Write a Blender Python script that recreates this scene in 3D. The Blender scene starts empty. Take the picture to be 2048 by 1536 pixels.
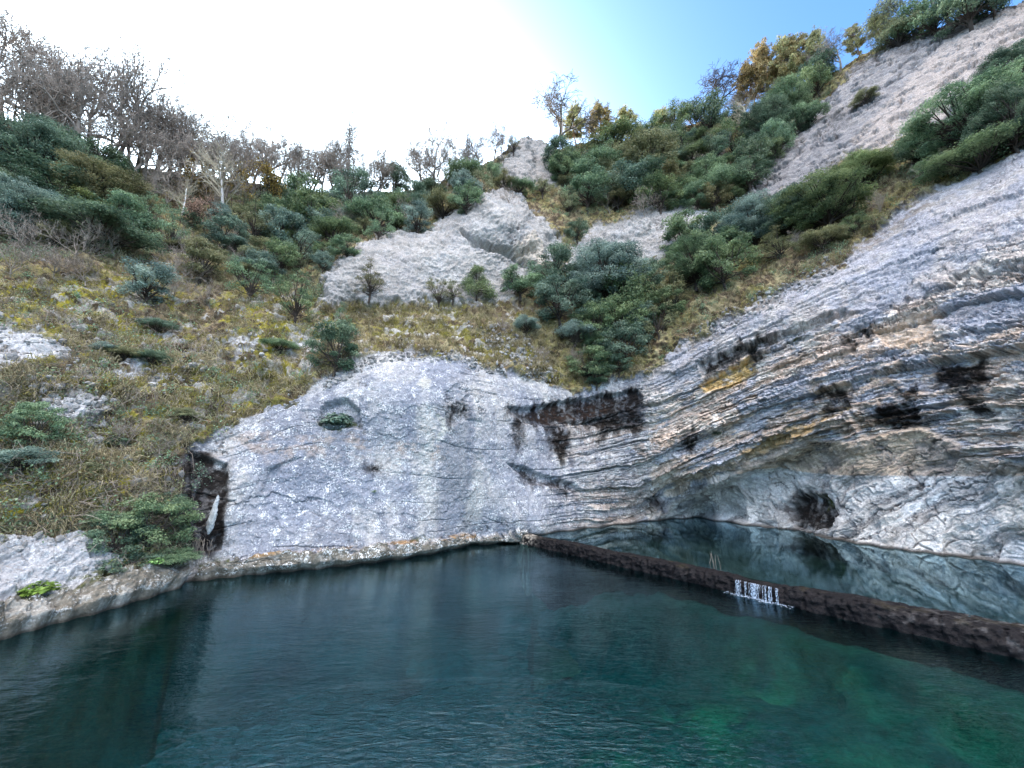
import bpy, math, random
import numpy as np
R = math.radians
rng = np.random.default_rng(7)
random.seed(7)
SC = bpy.context.scene
COL = SC.collection

# ------------------------------------------------------------------ camera, sky, sun, exposure
H = 4.0                      # eye height above the lower pool
PITCH, FPX = 13.3, 769.0     # degrees up; focal length in pixels of the 2048 wide photograph
cam = bpy.data.cameras.new("camera"); cam.sensor_width = 36; cam.lens = 36*FPX/2048
cam.clip_start = 0.1; cam.clip_end = 2000
camo = bpy.data.objects.new("camera", cam); COL.objects.link(camo)
camo.location = (0, 0, H); camo.rotation_euler = (R(90+PITCH), 0, 0)
SC.camera = camo

SUN_AZ, SUN_EL = -41.0, 25.0          # azimuth from +Y (negative = to the left)
SD = (math.sin(R(SUN_AZ))*math.cos(R(SUN_EL)), math.cos(R(SUN_AZ))*math.cos(R(SUN_EL)), math.sin(R(SUN_EL)))
W = bpy.data.worlds.new("World"); SC.world = W; W.use_nodes = True
wn, wl = W.node_tree.nodes, W.node_tree.links
wn.clear()
wo = wn.new('ShaderNodeOutputWorld'); bg = wn.new('ShaderNodeBackground')
sky = wn.new('ShaderNodeTexSky'); sky.sky_type = 'NISHITA'; sky.sun_disc = False
sky.sun_elevation = R(SUN_EL); sky.sun_rotation = R(SUN_AZ); sky.dust_density = 0.6; sky.air_density = 1.0; sky.ozone_density = 2.0
bg.inputs['Strength'].default_value = 0.15
# bright thin veil of high cloud around the (hidden) sun and an unseen bright patch overhead, added to light the cliffs
tc = wn.new('ShaderNodeTexCoord'); nrm = wn.new('ShaderNodeVectorMath'); nrm.operation = 'NORMALIZE'
wl.new(tc.outputs['Generated'], nrm.inputs[0])
def wdot(v):
    d = wn.new('ShaderNodeVectorMath'); d.operation = 'DOT_PRODUCT'; d.inputs[1].default_value = v
    wl.new(nrm.outputs[0], d.inputs[0]); return d.outputs['Value']
def wmap(sock, a, b, c, d):
    m = wn.new('ShaderNodeMapRange'); m.interpolation_type = 'SMOOTHSTEP'
    m.inputs[1].default_value = a; m.inputs[2].default_value = b; m.inputs[3].default_value = c; m.inputs[4].default_value = d
    wl.new(sock, m.inputs[0]); return m.outputs[0]
def wmath(op, a, b):
    m = wn.new('ShaderNodeMath'); m.operation = op
    for i, s in enumerate((a, b)):
        if isinstance(s, (int, float)): m.inputs[i].default_value = s
        else: wl.new(s, m.inputs[i])
    return m.outputs[0]
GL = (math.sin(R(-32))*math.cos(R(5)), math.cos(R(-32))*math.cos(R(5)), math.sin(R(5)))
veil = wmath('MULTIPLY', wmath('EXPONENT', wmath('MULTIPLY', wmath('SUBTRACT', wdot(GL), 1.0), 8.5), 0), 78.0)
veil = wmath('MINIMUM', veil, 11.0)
overhead_fill = wmap(wdot((0.05, -0.42, 0.906)), 0.58, 0.99, 0.0, 15.0)
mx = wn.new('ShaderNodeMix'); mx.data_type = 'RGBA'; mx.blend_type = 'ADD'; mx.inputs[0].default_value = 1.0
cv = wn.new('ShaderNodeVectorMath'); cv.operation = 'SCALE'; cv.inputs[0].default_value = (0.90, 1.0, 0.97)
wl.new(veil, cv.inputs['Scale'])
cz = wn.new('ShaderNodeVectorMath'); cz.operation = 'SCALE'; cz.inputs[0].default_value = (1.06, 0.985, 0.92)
wl.new(overhead_fill, cz.inputs['Scale'])
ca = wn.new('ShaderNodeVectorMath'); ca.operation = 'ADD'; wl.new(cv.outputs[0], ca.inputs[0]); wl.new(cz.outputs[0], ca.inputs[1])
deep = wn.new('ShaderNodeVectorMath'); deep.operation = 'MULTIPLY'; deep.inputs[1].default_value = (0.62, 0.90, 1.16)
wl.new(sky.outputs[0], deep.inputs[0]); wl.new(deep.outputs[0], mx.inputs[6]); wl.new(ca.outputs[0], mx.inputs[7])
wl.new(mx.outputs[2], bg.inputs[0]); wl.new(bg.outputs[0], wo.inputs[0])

sl = bpy.data.lights.new("sun", 'SUN'); sl.energy = 5.0; sl.angle = R(0.5); sl.color = (1.0, 0.86, 0.68)
so = bpy.data.objects.new("sun", sl); COL.objects.link(so)
so.rotation_euler = (R(90-SUN_EL), 0, R(180-SUN_AZ) )
import mathutils
so.rotation_euler = mathutils.Vector((-SD[0], -SD[1], -SD[2])).to_track_quat('-Z', 'Y').to_euler()
vs = SC.view_settings
vs.view_transform = 'Standard'; vs.look = 'None'; vs.gamma = 1.0; vs.use_curve_mapping = False; vs.exposure = 1.72

# ------------------------------------------------------------------ numpy helpers
CP, SP = math.cos(R(PITCH)), math.sin(R(PITCH))
def up_fwd(py):
    t = (768.0-np.asarray(py, float))/FPX
    return t*CP+SP, CP-t*SP
def unproject(px, py, Y):
    u, f = up_fwd(py)
    px = np.asarray(px, float)
    return np.stack([Y*(px-1024)/FPX/f, Y+0*px, H+Y*u/f], -1)
def depth_at_z(py, z):
    u, f = up_fwd(py)
    return (z-H)*f/u
def smooth(a, b, x):
    t = np.clip((x-a)/(b-a), 0, 1); return t*t*(3-2*t)

def _hash(ix, iy, iz):
    h = (ix.astype(np.uint32)*np.uint32(374761393)) ^ (iy.astype(np.uint32)*np.uint32(668265263)) ^ (iz.astype(np.uint32)*np.uint32(2147483647-58))
    h = (h ^ (h >> np.uint32(13)))*np.uint32(1274126177)
    h = h ^ (h >> np.uint32(16))
    h = (h ^ (h >> np.uint32(11)))*np.uint32(2654435761)
    return (h >> np.uint32(8)).astype(np.float32)/np.float32(16777216.0)
def vnoise(p):
    """value noise in [-1,1]; p (...,3)"""
    fl = np.floor(p); f = (p-fl).astype(np.float32); i = fl.astype(np.int64) & 0xffffff
    f = f*f*f*(f*(f*6-15)+10)
    out = 0
    for dx in (0, 1):
        wx = f[..., 0] if dx else 1-f[..., 0]
        for dy in (0, 1):
            wy = f[..., 1] if dy else 1-f[..., 1]
            for dz in (0, 1):
                wz = f[..., 2] if dz else 1-f[..., 2]
                out = out + wx*wy*wz*_hash(i[..., 0]+dx, i[..., 1]+dy, i[..., 2]+dz)
    return out*2-1
ROT = np.array([[0.36, 0.48, -0.8], [-0.8, 0.6, 0.0], [0.48, 0.64, 0.6]])
def fbm(p, scale, octv=4, gain=0.5, seed=0.0, ridged=False):
    q = (p/scale).dot(ROT)+seed*17.31+3.7
    a, s, n = 1.0, 0.0, 0.0
    for _ in range(octv):
        v = vnoise(q)
        if ridged: v = 1-2*np.abs(v)
        s = s+a*v; n += a; a *= gain; q = q.dot(ROT)*2.03+5.13
    return (s/n).astype(np.float32)
def h01(i, seed):
    i = np.asarray(i).astype(np.int64)
    return _hash(i & 0xffffff, (i*0+seed*101) & 0xffffff, (i*0+seed*7+3) & 0xffffff)

def sdf(poly, x, y, pad=60):
    """signed distance in pixels, negative inside; far points get +pad"""
    P = np.array(poly, float); out = np.full(x.shape, float(pad), np.float32)
    m = (x > P[:, 0].min()-pad) & (x < P[:, 0].max()+pad) & (y > P[:, 1].min()-pad) & (y < P[:, 1].max()+pad)
    if not m.any(): return out
    X, Yy = x[m], y[m]; d = np.full(X.shape, 1e18); ins = np.zeros(X.shape, bool)
    for i in range(len(P)):
        a, b = P[i], P[(i+1) % len(P)]
        e = b-a; wx, wy = X-a[0], Yy-a[1]
        t = np.clip((wx*e[0]+wy*e[1])/(e.dot(e)+1e-9), 0, 1)
        d = np.minimum(d, (wx-e[0]*t)**2+(wy-e[1]*t)**2)
        c = (a[1] > Yy) != (b[1] > Yy)
        ins ^= c & (X < (b[0]-a[0])*(Yy-a[1])/(b[1]-a[1]+1e-12)+a[0])
    out[m] = np.clip(np.where(ins, -1, 1)*np.sqrt(d), -1e3, pad)
    return out
def linedist(pts, x, y):
    d = np.full(x.shape, 1e18)
    P = np.array(pts, float)
    for a, b in zip(P[:-1], P[1:]):
        e = b-a; wx, wy = x-a[0], y-a[1]
        t = np.clip((wx*e[0]+wy*e[1])/(e.dot(e)+1e-9), 0, 1)
        d = np.minimum(d, (wx-e[0]*t)**2+(wy-e[1]*t)**2)
    return np.sqrt(d)
class RBF:
    def __init__(s, pts, c=40.0, lam=0.0):
        A = np.array(pts, float); s.x = A[:, :2]/1000; s.c = c/1000
        n = len(A); K = s.k(s.x); K += np.eye(n)*lam
        Pm = np.hstack([np.ones((n, 1)), s.x])
        M = np.block([[K, Pm], [Pm.T, np.zeros((3, 3))]])
        s.w = np.linalg.solve(M, np.concatenate([A[:, 2], np.zeros(3)]))
    def k(s, q):
        return np.sqrt(((q[:, None]-s.x[None])**2).sum(-1)+s.c**2)
    def __call__(s, px, py):
        sh = np.shape(px); q = np.stack([np.ravel(px), np.ravel(py)], -1)/1000
        out = np.empty(len(q))
        for i in range(0, len(q), 60000):
            qq = q[i:i+60000]
            out[i:i+60000] = s.k(qq).dot(s.w[:-3])+s.w[-3]+qq.dot(s.w[-2:])
        return out.reshape(sh)

# ------------------------------------------------------------------ object helpers
def mesh_obj(name, V, F, mat=None, parent=None, col=None, smoothed=True, attrs=None):
    """V (n,3); F (m,3|4) int array, or list of such arrays"""
    me = bpy.data.meshes.new(name)
    Fs = F if isinstance(F, list) else [F]
    Fs = [np.asarray(f, np.int32) for f in Fs if len(f)]
    V = np.asarray(V, np.float32)
    me.vertices.add(len(V)); me.vertices.foreach_set('co', V.ravel())
    nl = sum(f.size for f in Fs); nf = sum(len(f) for f in Fs)
    me.loops.add(nl); me.polygons.add(nf)
    me.loops.foreach_set('vertex_index', np.concatenate([f.ravel() for f in Fs]))
    tot = np.concatenate([np.full(len(f), f.shape[1], np.int32) for f in Fs])
    me.polygons.foreach_set('loop_start', np.concatenate([[0], np.cumsum(tot)[:-1]]).astype(np.int32))
    me.polygons.foreach_set('use_smooth', np.full(nf, smoothed))
    me.update(calc_edges=True)
    if col is not None:
        a = me.color_attributes.new('tint', 'FLOAT_COLOR', 'POINT')
        c4 = np.ones((len(V), 4), np.float32); c4[:, :col.shape[1]] = col
        a.data.foreach_set('color', c4.ravel())
    for k, v in (attrs or {}).items():
        a = me.attributes.new(k, 'FLOAT', 'POINT'); a.data.foreach_set('value', np.asarray(v, np.float32))
    if mat: me.materials.append(mat)
    o = bpy.data.objects.new(name, me); COL.objects.link(o)
    if parent: o.parent = parent
    return o
def tag(o, label=None, cat=None, group=None, kind=None):
    if label: o['label'] = label
    if cat: o['category'] = cat
    if group: o['group'] = group
    if kind: o['kind'] = kind
    return o
def empty(name, loc, label, cat, group=None, rz=0.0, sc=(1, 1, 1)):
    o = bpy.data.objects.new(name, None); COL.objects.link(o); o.empty_display_size = 0.2
    o.location = [float(c) for c in loc]; o.rotation_euler = (0, 0, rz); o.scale = sc
    return tag(o, label, cat, group)
def tubes(P0, P1, R0, R1, k):
    P0, P1 = np.asarray(P0, float), np.asarray(P1, float); R0, R1 = np.asarray(R0, float), np.asarray(R1, float)
    n = len(P0); d = P1-P0; d /= np.linalg.norm(d, axis=1, keepdims=True)+1e-9
    ref = np.where(np.abs(d[:, 2:3]) < 0.9, [[0, 0, 1.0]], [[1.0, 0, 0]])
    u = np.cross(d, ref); u /= np.linalg.norm(u, axis=1, keepdims=True)+1e-9; w = np.cross(d, u)
    an = np.arange(k)*2*math.pi/k
    ring = np.cos(an)[None, :, None]*u[:, None]+np.sin(an)[None, :, None]*w[:, None]
    V = np.concatenate([P0[:, None]+ring*R0[:, None, None], P1[:, None]+ring*R1[:, None, None]], 1).reshape(-1, 3)
    b = (np.arange(n)*2*k)[:, None]; i = np.arange(k)[None]; j = (i+1) % k
    F = np.stack([b+i, b+j, b+k+j, b+k+i], -1).reshape(-1, 4)
    return V, F
class MB:
    def __init__(s): s.V, s.F4, s.F3, s.C, s.n = [], [], [], [], 0
    def add(s, V, F, col=None):
        V = np.asarray(V, float); F = np.asarray(F, int)
        (s.F4 if F.shape[1] == 4 else s.F3).append(F+s.n); s.V.append(V); s.n += len(V)
        c = np.ones((len(V), 3)) if col is None else np.broadcast_to(np.asarray(col, float), (len(V), 3))
        s.C.append(c)
    def build(s, name, mat, parent=None, smoothed=True):
        F = []
        if s.F4: F.append(np.concatenate(s.F4))
        if s.F3: F.append(np.concatenate(s.F3))
        return mesh_obj(name, np.concatenate(s.V), F, mat, parent, np.concatenate(s.C), smoothed)
    
# ------------------------------------------------------------------ materials
class NT:
    def __init__(s, name):
        s.m = bpy.data.materials.new(name); s.m.use_nodes = True; s.n = s.m.node_tree.nodes; s.l = s.m.node_tree.links
        s.n.clear(); s.out = s.n.new('ShaderNodeOutputMaterial')
    def new(s, t, **kw):
        x = s.n.new(t)
        for k, v in kw.items(): setattr(x, k, v)
        return x
    def link(s, a, b): s.l.new(a, b)
    def setin(s, node, key, v):
        if hasattr(v, 'is_linked') or hasattr(v, 'links'): s.l.new(v, node.inputs[key])
        else: node.inputs[key].default_value = v
    def math(s, op, a, b=0.0):
        m = s.new('ShaderNodeMath', operation=op); s.setin(m, 0, a); s.setin(m, 1, b); return m.outputs[0]
    def noise(s, scale, detail=4, rough=0.55, vec=None, dist=0.0):
        x = s.new('ShaderNodeTexNoise'); x.inputs['Scale'].default_value = scale; x.inputs['Detail'].default_value = detail
        x.inputs['Roughness'].default_value = rough; x.inputs['Distortion'].default_value = dist
        if vec is None: vec = s.pos()
        s.link(vec, x.inputs['Vector']); return x
    def pos(s): return s.new('ShaderNodeNewGeometry').outputs['Position']
    def objco(s): return s.new('ShaderNodeTexCoord').outputs['Object']
    def remap(s, v, a, b, c, d):
        m = s.new('ShaderNodeMapRange'); s.setin(m, 0, v)
        for i, x in enumerate((a, b, c, d)): m.inputs[i+1].default_value = x
        return m.outputs[0]
    def mix(s, fac, a, b, blend='MIX'):
        m = s.new('ShaderNodeMix', data_type='RGBA', blend_type=blend); s.setin(m, 0, fac)
        for k, v in ((6, a), (7, b)):
            if isinstance(v, tuple): m.inputs[k].default_value = v if len(v) == 4 else (*v, 1)
            else: s.link(v, m.inputs[k])
        return m.outputs[2]
    def tint(s):
        a = s.new('ShaderNodeAttribute'); a.attribute_name = 'tint'; return a.outputs['Color']
    def attr(s, n):
        a = s.new('ShaderNodeAttribute'); a.attribute_name = n; return a.outputs['Fac']
    def bump(s, h, strength, dist):
        b = s.new('ShaderNodeBump'); s.link(h, b.inputs['Height']); s.setin(b, 'Strength', strength); b.inputs['Distance'].default_value = dist
        return b.outputs[0]
    def principled(s, color, rough=0.8, spec=0.3, normal=None):
        p = s.new('ShaderNodeBsdfPrincipled')
        if isinstance(color, tuple): p.inputs['Base Color'].default_value = (*color, 1)
        else: s.link(color, p.inputs['Base Color'])
        s.setin(p, 'Roughness', rough); p.inputs['Specular IOR Level'].default_value = spec
        if normal is not None: s.link(normal, p.inputs['Normal'])
        s.link(p.outputs[0], s.out.inputs[0]); return p

def rock_material():
    t = NT('weathered_rock'); c = t.tint(); rk = t.attr('rock'); lich = t.attr('lichen')
    n1 = t.noise(5, 6, 0.7); n2 = t.noise(13, 5, 0.75); n3 = t.noise(2.2, 4, 0.6)
    v = t.new('ShaderNodeTexVoronoi'); v.inputs['Scale'].default_value = 9.0; t.link(t.pos(), v.inputs['Vector'])
    # grain of the stone
    f = t.remap(n1.outputs[0], 0.3, 0.7, 0.68, 1.24); g = t.remap(n2.outputs[0], 0.3, 0.7, 0.70, 1.24)
    k = t.math('MULTIPLY', f, g)
    sc = t.new('ShaderNodeVectorMath', operation='SCALE'); t.link(c, sc.inputs[0]); t.link(k, sc.inputs['Scale'])
    # white lichen flecks
    th = t.remap(n3.outputs[0], 0.35, 0.65, -0.10, 0.10)
    fl = t.math('ADD', n2.outputs[0], th)
    fleck = t.math('MULTIPLY', t.remap(fl, 0.57, 0.64, 0, 1), lich)
    col = t.mix(fleck, sc.outputs[0], (0.72, 0.72, 0.70))
    # dark pits
    n4 = t.noise(7, 4, 0.7)
    pit = t.math('MULTIPLY', t.remap(n4.outputs[0], 0.36, 0.30, 0, 0.75), rk)
    col = t.mix(pit, col, (0.06, 0.052, 0.05))
    hh = t.math('ADD', t.math('MULTIPLY', n1.outputs[0], 1.0), t.math('MULTIPLY', n2.outputs[0], 0.4))
    t.principled(col, 0.9, 0.06, t.bump(hh, 0.9, 0.14))
    return t.m
M = {'rock': rock_material()}
# ------------------------------------------------------------------ terrain: one surveyed surface, cut into slope and rock faces
WL = np.array([(-900,1660),(-700,1560),(-300,1390),(0,1280),(100,1250),(200,1225),(300,1195),(360,1175),(372,1165),(500,1150),(650,1136),(800,1118),
  (870,1106),(940,1090),(1050,1083),(1064,1071),(1100,1066),(1200,1054),(1310,1041),(1390,1035),(1500,1052),(1600,1068),(1700,1085),(1800,1100),(1900,1112),(2048,1132),(2400,1200),(2900,1330)], float)
RL = np.array([(-900,60),(-700,100),(-300,180),(0,235),(100,270),(200,312),(300,335),(400,352),(500,368),(600,385),(700,384),(800,384),(900,357),
  (980,322),(1015,298),(1040,284),(1060,280),(1085,284),(1120,297),(1200,282),(1300,270),(1400,246),(1500,222),(1580,188),(1660,150),(1720,115),(1800,80),(1900,50),(2048,8),(2400,-150),(2900,-280)], float)
def ywl(px): return np.interp(px, WL[:, 0], WL[:, 1])
def yrl(px): return np.interp(px, RL[:, 0], RL[:, 1])
POOL2 = 0.42
def zwl(px): return np.interp(px, [1050, 1064], [0.0, POOL2])

DP = [(0,1180,11.5),(0,1000,12.5),(0,850,13.5),(0,700,14.8),(0,600,16.8),(0,480,20.5),(0,350,25),(0,235,30),
(200,1120,13.6),(200,1000,14.2),(200,850,15.2),(200,700,16.8),(200,600,19),(200,480,24),(200,312,33),
(350,1100,16),(350,950,16.3),(350,800,17.6),(350,700,19.2),(350,600,22),(350,480,28),(350,345,39),
(450,1000,17.2),(450,870,17.9),(600,1000,18.8),(600,810,19.6),(760,900,20.8),(760,720,22),(900,950,22.6),(900,720,24),(1050,950,25.5),(1050,760,27),
(1200,950,28.5),(1200,780,29.5),(1200,850,29.3),(1290,900,29.3),(1300,745,29),
(500,720,20.8),(500,600,25),(500,480,32),(500,368,44),(650,700,23),(650,610,27.5),(700,620,28),(900,620,31),(1050,650,31),(1100,700,29.7),(1150,620,33),(1250,700,30.5),
(660,580,28),(720,500,31),(850,600,31.5),(850,480,34.5),(1000,600,33.5),(980,395,39.5),(1100,460,38.5),(1050,560,35),
(620,385,48),(700,384,49),(800,384,50),(900,357,51),(1055,279,49),(1000,380,43.5),(1100,380,44.5),(1200,282,55),(1200,450,41),(1300,270,56),(1300,420,41),
(1400,246,55),(1400,350,46),(1400,450,38),(1350,550,34.5),(1500,222,53),(1500,350,43.5),(1500,480,33.5),(1600,180,49),(1600,280,42),(1600,400,34),
(1400,690,27.6),(1400,850,27.8),(1400,960,29),(1500,610,26.5),(1500,750,25.6),(1500,900,26.8),(1600,550,25.5),(1600,700,24),(1600,850,24.3),(1700,520,24),
(1700,650,22.3),(1700,850,22),(1850,410,22.5),(1850,600,20),(1850,800,19.3),(2048,290,20),(2048,450,17.2),(2048,600,16),(2048,800,15.6),(2048,950,16.2),
(1850,960,20),(1700,980,22.8),(1550,980,28),
(1700,420,28),(1700,310,34),(1700,130,44),(1850,300,27),(1850,200,32),(1850,65,40),(2048,200,23.5),(2048,100,28.5),(2048,8,34),
(2400,-150,25),(2400,200,15),(2400,600,11.5),(2400,1000,11.3),(2900,500,8.5),(2900,-280,18),(2900,1100,8.6),
(-300,1200,9),(-300,900,10.2),(-300,600,13.8),(-300,180,25),(-700,1400,6.6),(-700,900,8.2),(-700,500,11.5),(-700,100,19),(-900,600,10)]
for _x, _y in WL: DP.append((_x, _y, float(depth_at_z(_y, float(zwl(_x))))))
DEPTH = RBF(DP, 35)

PXS = np.concatenate([np.arange(-800, -20, 11.0), np.arange(-20, 2070, 1.6), np.arange(2070, 2800, 11.0)])
NV = 760
VV = np.linspace(0, 1, NV)
PX = np.broadcast_to(PXS[None], (NV, len(PXS))).copy()
PYW, PYR = ywl(PXS), yrl(PXS)
PYW = PYW+3*np.sin(PXS/9.0)*0.4
PY = PYW[None]+(PYR-PYW)[None]*VV[:, None]
Yd = DEPTH(PX, PY)
YW = depth_at_z(PYW, zwl(PXS))
Yd += (YW-Yd[0])[None]*np.exp(-np.maximum(PYW[None]-PY, 0)/50.0)
P = unproject(PX, PY, Yd)

# ---- polygons traced on the survey photograph (pixels of the 2048 wide picture)
WALL = [(372,1230),(362,1100),(356,1000),(362,920),(384,892),(430,865),(520,822),(600,798),(622,772),(700,735),(760,708),(830,715),(900,710),(960,725),(1010,745),(1080,765),(1140,777),(1210,772),(1290,742),(1312,900),(1318,1070),(1050,1130)]
CLIFF = [(1286,745),(1350,700),(1420,662),(1500,610),(1600,560),(1680,525),(1760,450),(1830,402),(1940,352),(2048,290),(2300,140),(3000,-150),(3000,1600),(1300,1150),(1305,900)]
SLAB = [(630,612),(645,560),(700,505),(770,468),(850,474),(870,445),(920,425),(985,390),(1030,395),(1060,425),(1100,448),(1132,480),(1132,500),(1095,530),(1050,570),(1010,612)]
SLABR = [(1120,545),(1145,490),(1185,452),(1270,432),(1300,398),(1360,408),(1425,420),(1400,470),(1350,520),(1220,530)]
PEAK = [(988,365),(1010,322),(1045,262),(1085,270),(1108,335),(1118,366),(1050,376)]
OUTC = [(1335,338),(1345,310),(1380,278),(1425,295),(1452,335),(1400,345)]
CRAG = [(1490,395),(1560,302),(1640,222),(1720,135),(1800,85),(1900,55),(2048,12),(2800,-320),(2900,-20),(2400,60),(2048,190),(1900,260),(1820,270),(1770,300),(1700,318),(1660,345),(1610,378),(1530,402)]
LR1 = [(-200,1130),(0,1075),(100,1068),(150,1058),(215,1098),(240,1130),(200,1165),(100,1205),(-200,1300)]
LR2 = [(-150,690),(0,655),(60,665),(130,700),(150,722),(70,735),(0,760),(-150,790)]
LR3 = [(60,810),(100,790),(150,780),(210,800),(205,835),(150,845),(100,830)]
LR4 = [(28,632),(70,622),(112,634),(60,641)]
LR5 = [(560,690),(600,650),(640,690),(600,720)]
LR6 = [(450,690),(490,660),(520,700),(480,735)]
LR7 = [(225,760),(250,720),(300,715),(290,750),(240,775)]
LEDGE1 = [(-900,1800),(-900,1570),(-300,1330),(0,1217),(100,1190),(230,1160),(300,1143),(366,1122),(373,1230),(0,1350)]
LEDGE2 = [(371,1230),(378,1152),(470,1122),(600,1108),(750,1093),(850,1086),(940,1073),(1000,1072),(1050,1066),(1075,1120),(400,1230)]
ROCKS = [WALL, CLIFF, SLAB, SLABR, PEAK, OUTC, CRAG, LR1, LR2, LR3, LR4, LR5, LR6, LR7, LEDGE1, LEDGE2]

nA = fbm(P, 2.5, 4, seed=1); nB = fbm(P, 0.7, 4, seed=2); nC = fbm(P, 0.22, 3, seed=3); nD = fbm(P, 6.0, 3, seed=4)
WX = PX+14*nA+14*nB+9*nC
WY = PY+13*fbm(P, 2.2, 4, seed=5)+14*fbm(P, 0.6, 3, seed=6)+9*fbm(P, 0.2, 3, seed=7)
def S(poly, soft=5.0, x=None, y=None, grow=0.0, pad=60):
    return smooth(soft, -soft, sdf(poly, WX if x is None else x, WY if y is None else y, pad)-grow)
mk = {k: S(p) for k, p in (('wall', WALL), ('cliff', CLIFF), ('slab', SLAB), ('slabr', SLABR), ('peak', PEAK), ('outc', OUTC), ('crag', CRAG))}
left = np.maximum.reduce([S(p, 6) for p in (LR1, LR2)])
ragx, ragy = PX+22*fbm(P, 0.9, 4, 0.6, seed=61)+12*nC, PY+22*fbm(P, 0.8, 4, 0.6, seed=62)
left = np.maximum(left, np.maximum.reduce([S(p, 10, ragx, ragy, -4)*smooth(-0.25, 0.05, fbm(P, 0.5, 4, 0.6, seed=63)) for p in (LR3, LR4, LR5, LR6, LR7)]))
ledge1, ledge2 = S(LEDGE1, 3), S(LEDGE2, 3)
low = smooth(0.5, 0.2, P[..., 2])      # foot of every bank is bare rock
rock = np.maximum.reduce(list(mk.values())+[left, ledge1, ledge2, low])

# ---- bedding: a folded stack of layers, arching over the left wall and rising steeply to the right
BED = []
def iso(s, *pts):
    for x, y in pts: BED.append((x, y, s))
iso(0, (640,770),(760,715),(900,708),(1050,735),(1200,762),(1290,735),(1400,668),(1560,575),(1700,505),(1850,400),(2048,275),(2500,60))
iso(1, (430,865),(600,805),(800,785),(920,812),(1050,828),(1200,815),(1285,788),(1348,770),(1540,690),(1707,604),(1850,540),(2048,450),(2500,290))
iso(2, (400,905),(540,880),(700,850),(870,868),(1040,885),(1200,870),(1290,845),(1348,832),(1540,757),(1690,716),(1860,662),(2048,625),(2500,540))
iso(3, (385,960),(540,935),(750,930),(900,950),(1100,950),(1300,910),(1348,898),(1492,822),(1600,795),(1700,770),(1850,735),(2048,700),(2500,650))
iso(4, (385,1040),(700,1020),(900,1020),(1130,1000),(1310,978),(1348,955),(1485,894),(1587,846),(1690,815),(1827,785),(2048,760),(2500,740))
iso(5, (400,1120),(700,1100),(940,1072),(1150,1052),(1310,1030),(1348,1000),(1440,950),(1533,925),(1620,880),(1720,870),(1827,850),(2048,830),(2500,830))
BEDF = RBF(BED, 30, 1e-5)
def poly3(x, y):
    x, y = (x-1650)/400, (y-700)/250
    return np.stack([x**0*1.0, x, y, x*x, x*y, y*y, x*x*y, x*x*x], -1)
_b = np.array([b for b in BED if b[0] >= 1280]); _c = np.linalg.lstsq(poly3(_b[:, 0], _b[:, 1]), _b[:, 2], rcond=None)[0]
_m = smooth(1240, 1400, PX)
sb = (BEDF(PX, PY)*(1-_m)+poly3(np.minimum(PX, 2250), PY).dot(_c)*_m).astype(np.float32)
along = (PX*0.9-PY*0.35)/100.0
OVER = [(1300,1045),(1350,1008),(1420,975),(1470,950),(1540,918),(1610,880),(1700,884),(1830,850),(1900,885),(1946,911),(2048,930),(2400,1000),(2900,1100)]
RECESS = OVER+[(2900,1700),(1300,1300)]
recess = S(RECESS, 5, PX+5*nB, PY+5*nB, pad=200)
recess_w = S(RECESS, 22, PX+4*nB, PY+4*nB-18, pad=200)
cl = np.clip(mk['cliff']*(1-recess), 0, 1)
# fading of the bedding into the smooth left wall
low2 = smooth(-50, 90, PY-np.interp(PX, [1290, 1400, 1560, 1700, 1850, 2048, 2500], [775, 715, 640, 590, 530, 440, 250])+14*nA)
bedamp = cl*(0.35+0.65*low2)+recess*mk['cliff']*0.30*smooth(3.9, 4.6, P[..., 2])+mk['wall']*(0.02+0.75*smooth(1060, 1230, PX)*smooth(800, 860, PY)+0.14*smooth(930, 860, PY)*smooth(0.0, 0.3, nA+0.4*nD))*(1-cl)
def beds(freq, seed, blk):
    q = sb*freq+0.16*nA+0.09*nB+0.05*nC+seed*1.7
    b = np.floor(q); f = q-b
    u = along*blk*(0.6+0.8*h01(b, seed+1))+h01(b, seed+2)*9+0.25*nB
    k = np.floor(u); fu = u-k
    r = h01(b, seed+3)*0.4+h01(b*131+k, seed+4)*0.6
    prof = smooth(0.0, 0.07, f)*smooth(1.0, 0.93, f)*(0.6+0.4*f)
    joint = smooth(0.0, 0.03, fu)*smooth(1.0, 0.97, fu)
    return r, prof*(0.75+0.25*joint), b, k
sbw = sb+0.12*fbm(np.stack([sb*2.3, along*0.10, sb*0], -1), 1.0, 3, seed=13)+0.02*fbm(P, 1.2, 3, seed=14)
u1 = along*0.9+0.22*nB+h01(np.floor(sbw*2), 120)*7; u2 = along*3.2+0.2*nB+h01(np.floor(sbw*6), 121)*5; u3 = along*8+h01(np.floor(sbw*14), 124)*5
flt = 0.13*(h01(np.floor(u1), 122)-0.5)+0.07*(h01(np.floor(u2)+31*np.floor(sbw*6), 123)-0.5)+0.025*(h01(np.floor(u3)+57*np.floor(sbw*14), 125)-0.5)
sb = (sbw+flt*mk['cliff']).astype(np.float32)
r1, p1, b1, k1 = beds(1.7, 11, 0.40)
r2, p2, b2, k2 = beds(4.6, 23, 0.8)
r3, p3, b3, k3 = beds(13.0, 37, 1.5)
lamc = np.stack([along*2.2+0.5*nB+0.4*nC, sb*9+0.9*nB+0.4*nC, nD*1.0], -1)
lam = fbm(lamc, 1.0, 5, 0.6, seed=15, ridged=True); lam2 = fbm(lamc*np.array([2.5, 2.6, 1]), 1.0, 4, 0.6, seed=16)
step = np.floor(lam2*3+0.6*nC)/3
r2 = np.where(r2 > 0.45, r2, 0.3)
gate = smooth(-0.25, 0.2, fbm(np.stack([along*0.7, sb*2.5, nD], -1), 1.0, 3, seed=64))
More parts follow.
